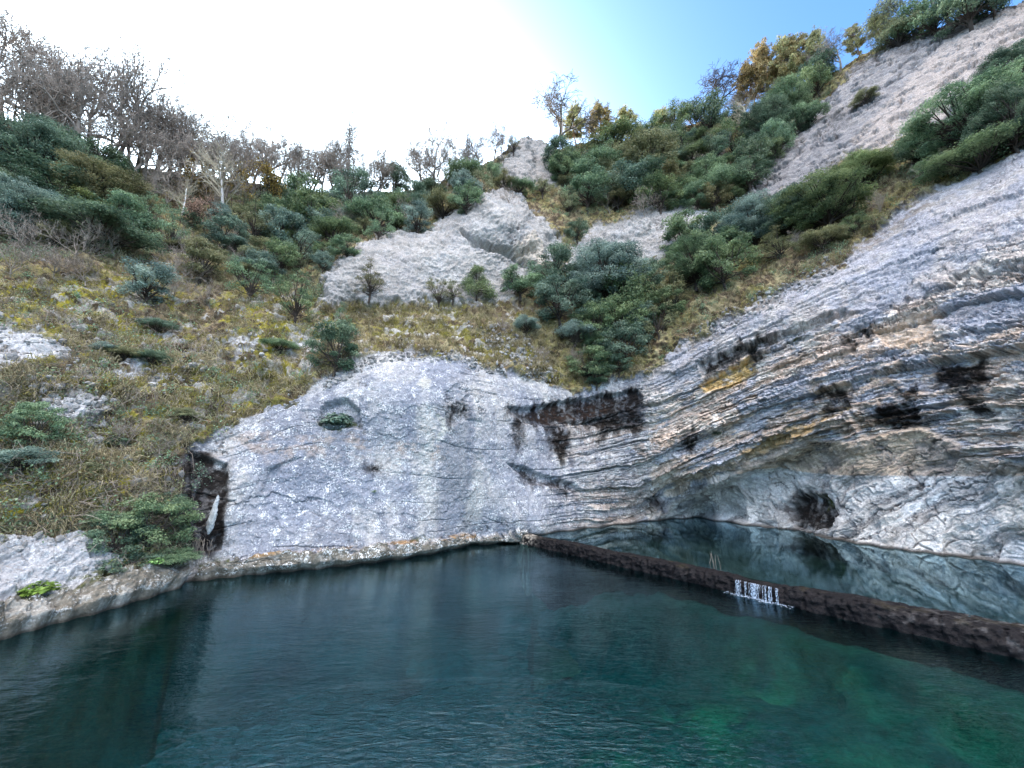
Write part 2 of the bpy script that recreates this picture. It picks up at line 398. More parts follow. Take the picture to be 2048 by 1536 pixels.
strat = bedamp*(0.95*(r1*p1)+0.50*(r2*p2)*(0.3+0.7*gate)+0.08*(r3*p3)*gate+0.26*(r3-0.5)*gate+0.10*lam+0.12*step+0.14*fbm(P, 0.45, 4, 0.6, seed=65)-0.75)
mid0 = fbm(P, 0.5, 4, 0.6, seed=9)
# jointed pale rock of the recess: two slanting joint sets
qx = (PX*0.50+PY*0.86)/30+0.8*nA+0.35*nB; qy = (PX*0.80-PY*0.60)/62+0.7*nA
jb, jf = np.floor(qx), qx-np.floor(qx); kb = np.floor(qy+h01(jb, 51)*3); kf = (qy+h01(jb, 51)*3)-kb
jr = h01(jb*57+kb, 52)
rcl = np.stack([qx*1.1+0.5*nB, qy*0.6, nD], -1)
rl1 = fbm(rcl, 1.0, 5, 0.6, seed=17); rl2 = np.floor(fbm(rcl*np.array([2.2, 1.6, 1]), 1.0, 4, 0.6, seed=18)*3+0.5*nC)/3
crack = smooth(0.10, 0.0, np.minimum(jf, 1-jf))*smooth(0.05, 0.35, nA+0.5*fbm(P, 2.0, 2, seed=19))
crack = np.maximum(crack, smooth(0.05, 0.0, np.minimum(kf, 1-kf))*smooth(0.1, 0.4, nB+nA))
# cracks along the beds and the joints across them, as real grooves
def cracks(u, v, fu, fv, seed, w):
    c = np.stack([u*fu+0.25*nB, v*fv+0.22*nB+0.12*nC, 0*u+seed], -1); n_ = fbm(c, 1.0, 4, 0.55, seed=seed)
    return smooth(w, w*0.25, np.abs(n_))*smooth(-0.12, 0.18, fbm(c*0.6+9.1, 1.0, 3, seed=seed+1))
ckb = np.maximum(cracks(along, sb, 0.55, 5.5, 90, 0.040), 0.8*cracks(along, sb, 1.1, 12.0, 92, 0.050))
ckj = cracks(along, sb, 5.0, 0.9, 94, 0.022)
lamf = fbm(np.stack([along*6.5+0.3*nC, sb*21+0.6*nB, nD], -1), 1.0, 4, 0.65, seed=96)
lamm = fbm(np.stack([along*1.8+0.2*nB, sb*5.0+0.3*nB, nD], -1), 1.0, 4, 0.6, seed=97)
ckr = np.maximum(cracks(qx*0.16, qy, 0.9, 1.0, 98, 0.030), cracks(qx, qy*0.35, 1.0, 0.8, 100, 0.045))
lamr = fbm(np.stack([qx*1.3+0.4*nB, qy*0.45, nD], -1), 1.0, 5, 0.65, seed=102)
qcr = np.stack([(PX*0.62+PY*0.78)/34+0.6*nB, (PX*.78-PY*.62)/110, nD], -1)
lamc_ = fbm(qcr, 1.0, 5, 0.65, seed=103); ckc = smooth(.04, .01, np.abs(fbm(qcr*np.array([.45, .7, 1]), 1.0, 4, .55, seed=104)))*smooth(-.1, .2, nA+nD)
lq = sb*3.2+0.25*nA+0.1*nB; lf_ = np.abs(lq-np.round(lq)); ledge_line = smooth(0.045, 0.0, lf_)*smooth(0.08, 0.35, fbm(np.stack([along*0.9, np.round(lq)*3.1, nD*.3], -1), 1.0, 3, seed=74))*mk['wall']
wj = fbm(np.stack([PX*.006+.5*nB, PY*.012+.4*nB, nD*.5], -1), 1.0, 4, .55, seed=126); wjc = smooth(.028, .006, np.abs(wj))*smooth(-.05, .25, nD+.6*nA)*mk['wall']
strat = strat-0.09*wjc+mk['wall']*0.10*np.floor(2.5*wj)/2.5-0.10*ledge_line-bedamp*(0.16*ckb+0.08*ckj)
rec = recess*mk['cliff']*(0.10*jr+0.34*rl1+0.14*rl2+0.05*mid0-0.10*crack-0.12*ckr)
# general roughness
rid = fbm(P, 1.6, 5, 0.55, seed=8, ridged=True); mid = fbm(P, 0.55, 4, 0.55, seed=9); fine = fbm(P, 0.16, 3, 0.6, seed=10)
big = fbm(P, 7.0, 3, seed=12)
crg = np.clip(mk['crag']+mk['peak']+mk['outc'], 0, 1); slb = np.clip(mk['slab']+mk['slabr'], 0, 1)
qc = (PX*0.62+PY*0.78)/40+0.9*nA+0.4*nB; cf = qc-np.floor(qc); cr = h01(np.floor(qc), 61)
disp = rock*(0.10*rid+0.07*mid+0.035*fine)+strat+rec
disp += np.clip(mk['crag']+0.35*(mk['peak']+mk['outc']), 0, 1)*(0.65*cr*smooth(0, .15, cf)*smooth(1, .85, cf)+0.18*rid+0.12*mid)+slb*(0.15*rid+0.10*mid+0.04*fine+0.20*np.floor(3*fbm(np.stack([PX*.012+.5*nB, PY*.03+.5*nB, nD], -1), 1.0, 4, 0.6, seed=66))/3)
disp += left*(0.18*rid+0.16*mid+0.05*fine)
soil = 1-rock
hum = fbm(P*np.array([.55, .55, 1.5]), 1.3, 4, 0.55, seed=69, ridged=True)
disp += soil*(0.42*hum+0.5*nA+0.34*mid+0.20*np.abs(nB)+0.12*fine+0.35*big-0.15)
# the eroded ledge at water level
disp += ledge1*(0.14*rid+0.12*mid+0.05*fine)+ledge2*(0.08*rid+0.07*mid)
disp += 0.38*ledge2*smooth(370, 420, PX)*smooth(1080, 1040, PX)+0.30*ledge1
# overhang: the layered stack stands out over the pale recess
disp -= 0.9*recess_w*mk['cliff']*smooth(1320, 1450, PX)*(1-0.65*smooth(1580, 1720, PX))
# cavities and ledges cut by hand: polygon, depth (m)
CAV = [([(1398,765),(1440,742),(1500,712),(1508,735),(1514,752),(1470,765),(1415,782)], 0.45),
 ([(1395,725),(1440,705),(1500,688),(1545,668),(1600,650),(1690,612),(1700,622),(1640,648),(1560,680),(1520,698),(1450,728),(1405,750)], 0.55),
 ([(1745,655),(1800,632),(1856,618),(1866,680),(1810,690),(1775,690)], 0.30),
 ([(1560,1000),(1590,985),(1635,988),(1655,1020),(1640,1048),(1600,1050),(1570,1040)], 0.45),
 ([(640,850),(645,815),(668,798),(695,800),(718,820),(722,855),(690,852),(660,858)], 0.5),
 ([(1015,925),(1050,935),(1090,952),(1150,968),(1170,985),(1120,975),(1060,965)], 0.4),
 ([(1015,812),(1060,815),(1130,800),(1200,792),(1275,778),(1288,800),(1282,845),(1200,850),(1130,848),(1050,845)], 0.45),
 ([(525,985),(535,940),(560,925),(600,915),(560,940),(540,985)], 0.15),
 ([(895,812),(915,818),(940,822),(935,836),(905,850),(893,835)], 0.15),
 ([(380,905),(455,930),(450,1000),(440,1100),(390,1105)], 0.35),
 ([(1580,850),(1640,822),(1690,800),(1700,812),(1650,838),(1600,868),(1540,902),(1500,910)], 0.5),
 ([(1690,815),(1735,850),(1830,842),(1900,822),(1900,832),(1830,856),(1720,880)], 0.35),
 ([(920,470),(960,488),(1010,500),(1030,512),(1060,500),(1075,508),(1040,522),(1000,512),(950,498)], 0.9),
 ([(1020,515),(1060,530),(1090,560),(1070,560),(1040,535)], 0.4),
 ([(1090,480),(1120,470),(1128,495),(1105,500)], 0.5),
 ([(1340,905),(1370,868),(1385,885),(1375,910)], 0.2), ([(1735,845),(1760,815),(1820,802),(1832,838),(1780,860)], 0.35),
 ([(1860,700),(1885,690),(1880,712)], .3), ([(1700,655),(1740,640),(1735,665),(1700,668)], .35), ([(1490,690),(1510,688),(1525,712),(1508,718)], .4)]
for poly, dep in CAV: disp -= dep*S(poly, 4, PX+5*nB+3*nC, PY+5*nB+3*nC)
for poly, h_, so_ in (([(850,474),(920,425),(985,392),(1030,397),(1100,450),(1130,490),(1090,498),(1060,500),(1010,498),(950,486)], 0.65, 18), ([(640,612),(650,560),(720,500),(790,470),(900,492),(1000,516),(1055,545),(1035,612)], 0.6, 16),
    ([(985,392),(1030,397),(1060,440),(1040,480),(1000,470),(960,430)], 0.5, 10), ([(1140,520),(1200,470),(1300,440),(1300,455),(1200,490)], 0.5, 8), ([(1000,340),(1045,270),(1070,330),(1050,376)], 0.6, 8)):
    disp += h_*S(poly, so_)
# boulder wedge standing out of the slab (pale)
disp += 0.5*S([(1030,500),(1070,475),(1085,500),(1080,545),(1060,540)], 4)
disp *= smooth(0, 0.012, VV)[:, None]*0.9+0.1

def normals(P):
    du = np.gradient(P, axis=1); dv = np.gradient(P, axis=0)
    n = np.cross(du, dv); n /= np.linalg.norm(n, axis=-1, keepdims=True)+1e-9
    c = (np.array([0, 0, H])-P); s = np.sign((n*c).sum(-1, keepdims=True)); s[s == 0] = 1
    return n*s
Pc = P[::6, ::6]
N0 = normals(P)
def blur(a, k):
    for ax in (0, 1):
        c = np.cumsum(np.concatenate([np.repeat(np.take(a, [0], ax), k+1, ax), a, np.repeat(np.take(a, [-1], ax), k, ax)], ax), ax)
        n = a.shape[ax]; w = 2*k+1
        a = (np.take(c, np.arange(w, w+n), ax)-np.take(c, np.arange(0, n), ax))/w
    return a
N0 = blur(N0, 12); N0 /= np.linalg.norm(N0, axis=-1, keepdims=True)+1e-9
T = P+N0*disp[..., None]
ND = blur(normals(T), 1); ND /= np.linalg.norm(ND, axis=-1, keepdims=True)+1e-9

# ---- colour of the stone and soil (albedo)
def lerp(c, m, col):
    return c+(np.asarray(col, np.float32)-c)*m[..., None]
col = np.zeros(PX.shape+(3,), np.float32)
g1 = fbm(P, 3.0, 5, 0.6, seed=20); g2 = fbm(P, 0.8, 5, 0.6, seed=21); g3 = fbm(P, 0.25, 4, 0.6, seed=22)
litter = np.array([0.19, 0.14, 0.085]); straw = np.array([0.38, 0.32, 0.18]); moss = np.array([0.17, 0.155, 0.03]); ymoss = np.array([0.34, 0.29, 0.035]); dirt = np.array([0.06, 0.045, 0.03])
col[:] = litter
col = lerp(col, smooth(-0.1, 0.25, g2), straw*0.85)
grassy = S([(-100,560),(0,560),(300,560),(420,600),(520,560),(640,600),(800,612),(1010,612),(1080,640),(1040,690),(1110,760),(760,715),(640,770),(430,870),(350,930),(200,1050),(-100,1080)], 30)
col = lerp(col, smooth(-0.05, 0.2, g1+0.5*g3)*(0.4+0.5*grassy), moss)
col = lerp(col, smooth(-0.06, 0.16, g2+0.4*g1)*0.85*grassy*smooth(760, 500, PX), ymoss*0.85)
for poly in ([(195,615),(240,610),(275,640),(262,655),(215,640)], [(-20,960),(40,950),(120,1000),(180,1040),(90,1060),(-20,1030)], [(230,920),(290,910),(300,960),(250,1000),(225,960)], [(0,580),(60,570),(180,575),(170,600),(60,605)]):
    col = lerp(col, S(poly, 12)*smooth(-0.25, 0.15, g3+g2), ymoss)
col = lerp(col, smooth(0.05, -0.2, g3+0.5*g2)*0.85, dirt)
col = lerp(col, smooth(0.14, 0.24, fbm(P, 0.7, 4, 0.6, seed=70)+0.3*g1)*grassy*0.9, (0.40, 0.38, 0.35))
rk = np.zeros_like(col); rk[:] = (0.40, 0.40, 0.42)
rk = lerp(rk, smooth(-0.25, 0.3, g1), (0.31, 0.325, 0.37))
rk = lerp(rk, smooth(0.05, 0.35, g2)*0.6, (0.50, 0.48, 0.46))
rk = lerp(rk, smooth(-0.02, -0.3, g2+0.3*g3)*0.45, (0.20, 0.195, 0.20))
# lower wall: bluish arch face, smooth grey flow streak, pale drips
sx = fbm(np.stack([P[..., 0]*1.0, P[..., 1]*1.0, P[..., 2]*0.10], -1), 1.1, 5, 0.6, seed=24)
wl_ = mk['wall']*(1-ledge2)
rk = lerp(rk, wl_*0.55, (0.49, 0.485, 0.49))
rk = lerp(rk, wl_*smooth(0.05, 0.35, g3+0.5*g2)*0.5, (0.26, 0.265, 0.28))
rk = lerp(rk, wl_*smooth(-0.02, 0.25, sx)*0.8, (0.23, 0.245, 0.29))
rk = lerp(rk, wl_*smooth(-0.08, -0.3, sx)*0.5, (0.58, 0.55, 0.50))
rk = lerp(rk, wjc*0.55, (0.13, 0.10, 0.085))
rk = lerp(rk, ledge_line*0.5, (0.15, 0.10, 0.08))
rk = lerp(rk, wl_*S([(525,990),(555,935),(640,922),(760,945),(850,950),(850,1010),(700,1010),(600,1040),(540,1040)], 22)*0.75, (0.27, 0.295, 0.355))
rk = lerp(rk, wl_*S([(880,890),(915,845),(945,850),(938,960),(930,1070),(885,1085)], 10)*0.7, (0.25, 0.265, 0.30))
rk = lerp(rk, wl_*smooth(0.0, 0.3, g1+0.6*nD)*0.5, (0.29, 0.31, 0.37))
rk = lerp(rk, wl_*S([(700,850),(800,800),(840,830),(835,900),(760,905),(690,890)], 25)*0.55, (0.27, 0.29, 0.35))
rk = lerp(rk, wl_*S([(835,808),(875,812),(868,900),(862,1000),(845,990),(840,900)], 7)*0.7, (0.60, 0.58, 0.54))
rk = lerp(rk, wl_*S([(880,830),(892,830),(890,880),(880,880)], 4)*0.7, (0.60, 0.58, 0.50))
rk = lerp(rk, wl_*S([(832,770),(838,757),(848,752),(858,756),(860,768),(850,776)], 4, PX+9*nC, PY+9*g3)*0.7, (0.60, 0.57, 0.48))
rk = lerp(rk, S([(430,880),(600,850),(900,880),(900,920),(600,915),(440,930)], 18)*smooth(0.0, 0.35, g2+0.3*fbm(np.stack([P[..., 0]*.25, P[..., 1]*.25, P[..., 2]*4], -1), 1.0, 3, seed=25))*0.6, (0.46, 0.36, 0.29))
# the layered cliff: every bed and block its own weathering
bt = h01(b2*17+k2, 71); bt1 = h01(b1*13+k1, 72); bt3 = h01(b3*7+k3, 73)
tanc = np.array([0.52, 0.39, 0.29])
st = np.clip(bedamp*1.0, 0, 1)
rk = lerp(rk, cl*0.55, (0.46, 0.42, 0.40))
rk = lerp(rk, st*smooth(0.45, 0.7, bt)*0.75*smooth(650, 760, PY+0.2*(PX-1400)), tanc)
rk = lerp(rk, st*smooth(0.25, 0.1, bt)*0.6, (0.24, 0.26, 0.32))
rk = lerp(rk, st*smooth(0.6, 0.9, bt1)*0.5, (0.52, 0.47, 0.42))
rk = lerp(rk, st*smooth(0.7, 0.95, bt3)*0.5, (0.60, 0.56, 0.52))
rk = lerp(rk, st*smooth(0.22, 0.05, bt3)*0.45, (0.17, 0.13, 0.11))
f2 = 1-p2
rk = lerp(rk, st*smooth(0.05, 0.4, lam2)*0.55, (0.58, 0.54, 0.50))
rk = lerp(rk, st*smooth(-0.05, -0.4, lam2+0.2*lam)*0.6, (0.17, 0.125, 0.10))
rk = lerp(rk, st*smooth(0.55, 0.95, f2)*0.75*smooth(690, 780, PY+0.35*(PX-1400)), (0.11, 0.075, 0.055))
rk = lerp(rk, mk['cliff']*(1-recess)*smooth(80, 10, PY-np.interp(PX, [1290,1400,1560,1700,1850,2048,2500], [735,668,575,505,400,275,60]))*0.6, (0.37, 0.38, 0.42))
blue_ = np.array([0.36, 0.37, 0.42]); cream_ = np.array([0.70, 0.62, 0.53]); pink_ = np.array([0.58, 0.43, 0.325])
wm = fbm(P, 1.7, 4, 0.6, seed=105)
low_ = smooth(-60, 120, PY-np.interp(PX, [1290, 1400, 1560, 1700, 1850, 2048, 2500], [790, 745, 650, 600, 560, 520, 400]))
rk = lerp(rk, cl*smooth(-0.12, 0.2, lamm+0.5*wm)*0.8*(0.25+0.75*low_), pink_)
rk = lerp(rk, cl*smooth(0.08, 0.35, -lamm-0.5*wm+0.1)*0.7, blue_)
rk = lerp(rk, cl*smooth(0.12, 0.4, wm-0.4*lamm+0.3*lamf)*0.7, cream_)
rk = rk*(1+st*np.clip(0.9*lamf, -0.4, 0.4))[..., None]
rk = lerp(rk, mk['crag']*0+cl*(1-low2)*0.7, (0.275, 0.268, 0.285)); rk = lerp(rk, cl*(1-low2)*smooth(0.05, 0.3, g2+.4*wm)*0.6, (0.40, 0.365, 0.335))
rk = lerp(rk, st*ckb*0.75, (0.055, 0.038, 0.030)); rk = lerp(rk, st*ckj*0.6, (0.08, 0.06, 0.05))
rk = lerp(rk, cl*smooth(40, 5, np.abs(PY-np.interp(PX, [1290, 1400, 1560, 1700, 1850, 2048, 2500], [735, 668, 575, 505, 400, 275, 60])))*smooth(-.1, .2, g2+.5*g3)*0.7, (0.16, 0.13, 0.10))
# the recess: tan above the old flood line, washed pale below it
rec_m = mk['cliff']*recess
rk = lerp(rk, rec_m, (0.50, 0.385, 0.28))
rk = lerp(rk, rec_m*smooth(0.0, 0.4, g1+0.4*g2)*0.7, (0.44, 0.37, 0.32))
rk = lerp(rk, rec_m*smooth(0.7, 0.95, jr)*0.4, (0.5, 0.42, 0.34))
washed = rec_m*smooth(4.02, 3.94, P[..., 2]+0.02*g2)
rk = lerp(rk, washed*0.9*(1-0.5*smooth(1900, 2100, PX)), (0.61, 0.59, 0.555))
rk = lerp(rk, washed*smooth(0.1, 0.4, g1)*0.5, (0.48, 0.50, 0.52))
rk = lerp(rk, washed*smooth(0.35, 0.1, jr)*0.35, (0.46, 0.47, 0.47))
rk = rk*(1+rec_m*np.clip(1.2*lamr, -0.5, 0.45))[..., None]
rk = lerp(rk, rec_m*np.maximum(crack*0.6, ckr*0.8), (0.10, 0.08, 0.075))
rk = lerp(rk, rec_m*smooth(0.1, 0.4, -rl1+0.3*rl2)*0.5, (0.22, 0.20, 0.19))
rk = lerp(rk, rec_m*smooth(0.1, 0.4, rl1+0.3*rl2)*0.5, (0.56, 0.53, 0.49))
# crag, slabs and summit rocks
rk = lerp(rk, slb*0.8, (0.385, 0.36, 0.335))
rk = lerp(rk, slb*smooth(0.0, 0.3, g2+0.3*g1)*0.5, (0.32, 0.32, 0.35))
ck = fbm(np.stack([PX*.016+.6*nB, PY*.034-PX*.008+.6*nB, nD], -1), 1.0, 5, 0.6, seed=68)
rk = lerp(rk, slb*smooth(0.035, 0.0, np.abs(ck))*smooth(-.2, .2, g1+nD)*0.75, (0.10, 0.085, 0.075))
rk = lerp(rk, slb*smooth(0.12, 0.4, ck)*0.6, (0.42, 0.395, 0.36))
rk = lerp(rk, slb*smooth(0.1, 0.4, -g2+0.3*g3)*0.6, (0.20, 0.185, 0.175))
rk = lerp(rk, crg*0.8, (0.225, 0.20, 0.19))
rk = lerp(rk, crg*smooth(0.05, 0.35, g2)*0.4, (0.33, 0.29, 0.26))
rk = rk*(1+np.clip(crg+0.6*slb, 0, 1)*np.clip(1.3*lamc_, -0.5, 0.5))[..., None]
rk = lerp(rk, slb*0.35, (0.45, 0.415, 0.37)); rk = lerp(rk, mk['crag']*0.6, (0.21, 0.20, 0.20)); rk = lerp(rk, (mk['peak']+mk['outc'])*0.6, (0.40, 0.365, 0.325)); rk = lerp(rk, crg*smooth(0.1, 0.35, g2+0.4*lamc_)*0.5, (0.36, 0.32, 0.29))
rk = lerp(rk, np.clip(crg+slb, 0, 1)*ckc*0.8, (0.09, 0.08, 0.075))
rk = lerp(rk, S([(1030,500),(1070,475),(1085,500),(1080,545),(1060,540)], 4)*0.8, (0.55, 0.47, 0.38))
# ledges
rk = lerp(rk, left*0.6, (0.52, 0.51, 0.50))
rk = lerp(rk, np.maximum(ledge1, ledge2), (0.20, 0.18, 0.145))
rk = lerp(rk, np.maximum(ledge1, ledge2)*smooth(0.0, 0.3, g3+0.4*g2), (0.36, 0.34, 0.30))
rk = lerp(rk, ledge2*smooth(560, 380, PX)*0.6, (0.14, 0.115, 0.085))
ol = linedist([(470,1119),(600,1105),(750,1090),(850,1083),(945,1070)], PX, PY+4*nB)
rk = lerp(rk, smooth(7, 2, ol)*smooth(-0.15, 0.2, g2+0.5*g3)*0.8, (0.42, 0.24, 0.09))
# iron-stained fresh breaks
for poly, c in (([(1396,770),(1440,742),(1500,708),(1512,740),(1470,768),(1412,788)], (0.72, 0.46, 0.16)), ([(1745,655),(1800,632),(1856,615),(1868,682),(1775,695)], (0.62, 0.46, 0.33)),
                ([(1480,905),(1560,865),(1640,835),(1700,800),(1700,815),(1640,850),(1580,890),(1500,925)], (0.45, 0.29, 0.12)), ([(1330,985),(1480,915),(1520,910),(1500,930),(1400,965)], (0.40, 0.31, 0.22)),
                ([(1860,370),(1700,290),(1790,200),(1900,80),(2048,20),(2048,100),(1900,190)], (0.40, 0.34, 0.30))):
    rk = lerp(rk, S(poly, 5, PX+5*nB+3*nC, PY+5*nB+3*g3)*smooth(-0.6, -0.1, g3+g2)*0.88, c)
# blue-grey smooth bed tops
for poly in ([(1515,785),(1560,762),(1610,745),(1625,775),(1570,800),(1535,815)], [(1700,610),(1760,585),(1850,560),(1900,570),(1800,600),(1740,640)], [(1860,640),(1900,600),(2048,560),(2048,620),(1900,660)], [(1700,560),(1800,500),(1880,470),(1860,540),(1760,580)]):
    rk = lerp(rk, S(poly, 8, PX+6*nB, PY+6*nB)*0.7, (0.28, 0.295, 0.345))
# black seepage and tufa stains; overhang shade and dark hollows painted in too
STAIN_SHADE = [[(360,905),(392,898),(392,1118),(364,1112)], [(384,900),(415,905),(440,930),(455,925),(462,950),(450,1010),(452,1080),(425,1115),(395,1112),(385,1040)],
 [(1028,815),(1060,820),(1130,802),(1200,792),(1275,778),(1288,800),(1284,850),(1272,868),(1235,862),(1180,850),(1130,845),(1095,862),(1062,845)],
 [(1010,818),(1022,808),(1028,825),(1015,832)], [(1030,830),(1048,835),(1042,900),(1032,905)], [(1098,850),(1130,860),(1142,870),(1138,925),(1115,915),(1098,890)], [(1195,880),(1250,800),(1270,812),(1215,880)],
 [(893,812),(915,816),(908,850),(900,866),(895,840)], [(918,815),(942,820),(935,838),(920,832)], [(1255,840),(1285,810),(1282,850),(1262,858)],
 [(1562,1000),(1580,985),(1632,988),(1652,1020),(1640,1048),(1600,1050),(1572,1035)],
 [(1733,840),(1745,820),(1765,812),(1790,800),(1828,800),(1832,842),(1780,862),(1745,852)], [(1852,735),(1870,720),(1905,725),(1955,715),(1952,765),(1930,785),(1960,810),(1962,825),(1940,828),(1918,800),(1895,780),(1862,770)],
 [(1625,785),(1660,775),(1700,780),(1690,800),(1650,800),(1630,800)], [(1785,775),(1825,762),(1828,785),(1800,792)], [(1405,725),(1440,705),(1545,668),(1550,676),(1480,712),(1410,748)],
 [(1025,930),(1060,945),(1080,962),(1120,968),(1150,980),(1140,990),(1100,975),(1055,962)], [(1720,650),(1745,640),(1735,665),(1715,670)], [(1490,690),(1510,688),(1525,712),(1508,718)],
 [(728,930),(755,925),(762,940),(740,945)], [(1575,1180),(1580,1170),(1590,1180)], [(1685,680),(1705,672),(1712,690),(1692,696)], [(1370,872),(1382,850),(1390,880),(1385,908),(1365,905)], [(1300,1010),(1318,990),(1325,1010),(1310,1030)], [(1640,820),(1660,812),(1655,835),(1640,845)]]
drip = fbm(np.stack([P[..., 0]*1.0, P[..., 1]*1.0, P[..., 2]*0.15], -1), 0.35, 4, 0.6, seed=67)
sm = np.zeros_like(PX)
for poly in STAIN_SHADE: sm = np.maximum(sm, smooth(13, -9, sdf(poly, PX+8*nB+9*nC, PY+24*drip+9*g3)))
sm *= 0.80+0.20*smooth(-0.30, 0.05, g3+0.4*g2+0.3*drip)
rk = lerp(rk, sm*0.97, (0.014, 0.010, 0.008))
rk = lerp(rk, S([(1060,825),(1200,800),(1250,800),(1180,840),(1080,845)], 8)*0.5*smooth(-.1, .2, g3), (0.07, 0.04, 0.028))
# a dark wet tide mark just above the water, and green moss on the damp hollows
zt = T[..., 2]-zwl(PXS)[None]
rk = lerp(rk, smooth(0.16, 0.02, zt+0.05*g2)*0.9, (0.035, 0.033, 0.028))
for poly in ([(1610,990),(1630,985),(1640,1005),(1622,1012)], [(300,1130),(366,1105),(372,1135),(250,1160),(200,1160)], [(20,1190),(60,1175),(100,1195),(30,1215)], [(1600,655),(1590,690),(1575,680)], [(640,850),(720,850),(715,862),(650,862)], [(120,1165),(200,1140),(240,1160),(150,1185)], [(380,1125),(470,1112),(470,1125),(390,1140)], [(820,1078),(850,1075),(860,1085),(830,1088)]):
    rk = lerp(rk, S(poly, 6)*smooth(-0.3, 0.1, g3)*0.9, (0.075, 0.085, 0.018))
rim = np.clip(1-np.abs(rock-0.5)*2, 0, 1)
rk = lerp(rk, smooth(0.1, 0.5, rim)*smooth(-0.1, 0.2, g2)*0.7, (0.11, 0.095, 0.03))
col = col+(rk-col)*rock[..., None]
col = np.clip(col, 0.01, 0.9)
rockdim = 0.86
col *= (1-(1-rockdim)*rock*(1-mk['cliff'])-0.09*mk['wall']*(1-cl)*rock)[..., None]
lich = np.clip(rock*(0.75*mk['wall']*(1-0.6*S([(880,890),(945,845),(938,960),(930,1070),(885,1085)], 10))+0.25*slb+0.2*crg+0.55*left+0.45*ledge1+0.3*ledge2+0.35*cl)*(1-sm)*(1-0.7*recess), 0, 1)
lich *= smooth(0.05, 0.3, zt)

# ---- cut into objects
reg = np.zeros(PX.shape, int)
for i, k in enumerate(('wall', 'cliff', 'slab', 'slabr', 'peak', 'outc', 'crag')): reg[(mk[k] > 0.5)] = i+1
reg[(ledge1 > 0.5)] = 8; reg[(ledge2 > 0.5)] = 1
reg[S(LR1, 6) > 0.5] = 9; reg[S(LR2, 6) > 0.5] = 10; reg[S(LR3, 6) > 0.5] = 11
# extra rows: under water in front, and the ground going on behind the ridge
ncol = len(PXS)
UW = 14; BK = 40
base = T[0]; hd = base.copy(); hd[:, 2] = 0; hd[:, :2] /= np.linalg.norm(hd[:, :2], axis=1, keepdims=True)
under = np.stack([base-hd*(0.08*k+0.045*k*k)+np.array([0, 0, -4.1*(1-math.exp(-k/4.5))]) for k in range(UW, 0, -1)])
top = T[-1]; hr = top-np.array([0, 0, H]); hl = np.linalg.norm(hr[:, :2], axis=1); el = np.arctan2(hr[:, 2], hl)
dirh = hr.copy(); dirh[:, 2] = 0; dirh /= hl[:, None]
slope = np.where(PXS < 1000, np.tan(el-R(2.0)), 0)*smooth(1080, 880, PXS)+0.10*smooth(880, 1080, PXS)  # left ground keeps rising out of view, shaped to block the sun
dist = 75*(np.arange(1, BK+1)/BK)**1.6
back = np.stack([top+dirh*d+np.array([0, 0, 1.0])*(slope*d-0.6*min(d, 1.5))[:, None] for d in dist])
back[..., 2] += (fbm(back, 5, 3, seed=31)*1.2)*smooth(0, 8, dist)[:, None]
V = np.concatenate([under, T, back]); nr = len(V)
ext = lambda a, u, b: np.concatenate([np.repeat(a[:1]*0+u, UW, 0), a, np.repeat(a[-1:]*0+b, BK, 0)])
Cc = np.concatenate([(np.array([0.0015, 0.036, 0.042])+smooth(1040, 1090, PXS)[None, :, None]*np.array([0.06, 0.02, 0.01]))*np.clip(1+1.2*fbm(under, 1.5, 4, seed=106), .3, 2)[..., None], col, np.broadcast_to((litter*0.9).astype(np.float32), back.shape)])
Rk = ext(rock, 1, 0); Lc = ext(lich, 0, 0)
rg = np.concatenate([np.repeat(reg[:1], UW, 0), reg, np.zeros((BK, ncol), int)])
idx = np.arange(nr*ncol).reshape(nr, ncol)
Q = np.stack([idx[:-1, :-1], idx[:-1, 1:], idx[1:, 1:], idx[1:, :-1]], -1).reshape(-1, 4)
qr = rg[:-1, :-1].ravel()
Vf, Cf, Rf, Lf = V.reshape(-1, 3), Cc.reshape(-1, 3), Rk.ravel(), Lc.ravel()
NAMES = {0: ('hillside', 'steep hillside of dry grass, moss and leaf litter above the pool'), 1: ('cliff_face', 'pale grey lichen-flecked rock wall rising from the lower pool'),
 2: ('layered_cliff', 'big tilted layered limestone cliff overhanging the upper pool'), 3: ('rock_slab', 'bare grey slab with a cracked hump halfway up the hillside'),
 4: ('rock_slab', 'smooth grey slab behind the evergreen grove, right of the humped slab'), 5: ('rock_outcrop', 'pointed bare rock knob on the skyline'), 6: ('rock_outcrop', 'small pinkish rock outcrop among bushes below the right ridge'),
 7: ('crag', 'long bare grey crag slanting up to the top right of the skyline'), 8: ('rock_ledge', 'waterside rock ledge with moss at the foot of the left bank'), 9: ('rock_patch', 'pale rock patch just above the mossy left ledge'),
 10: ('rock_patch', 'pale rock patch high on the left bank'), 11: ('rock_patch', 'pale broken rock patch in the middle of the left bank')}
for r in range(12):
    q = Q[qr == r]
    if not len(q): continue
    u, inv = np.unique(q.ravel(), return_inverse=True)
    o = mesh_obj(NAMES[r][0], Vf[u], inv.reshape(-1, 4), M['rock'], None, Cf[u], True, {'rock': Rf[u], 'lichen': Lf[u]})
    tag(o, NAMES[r][1], 'hillside' if r == 0 else 'rock', None, 'structure')

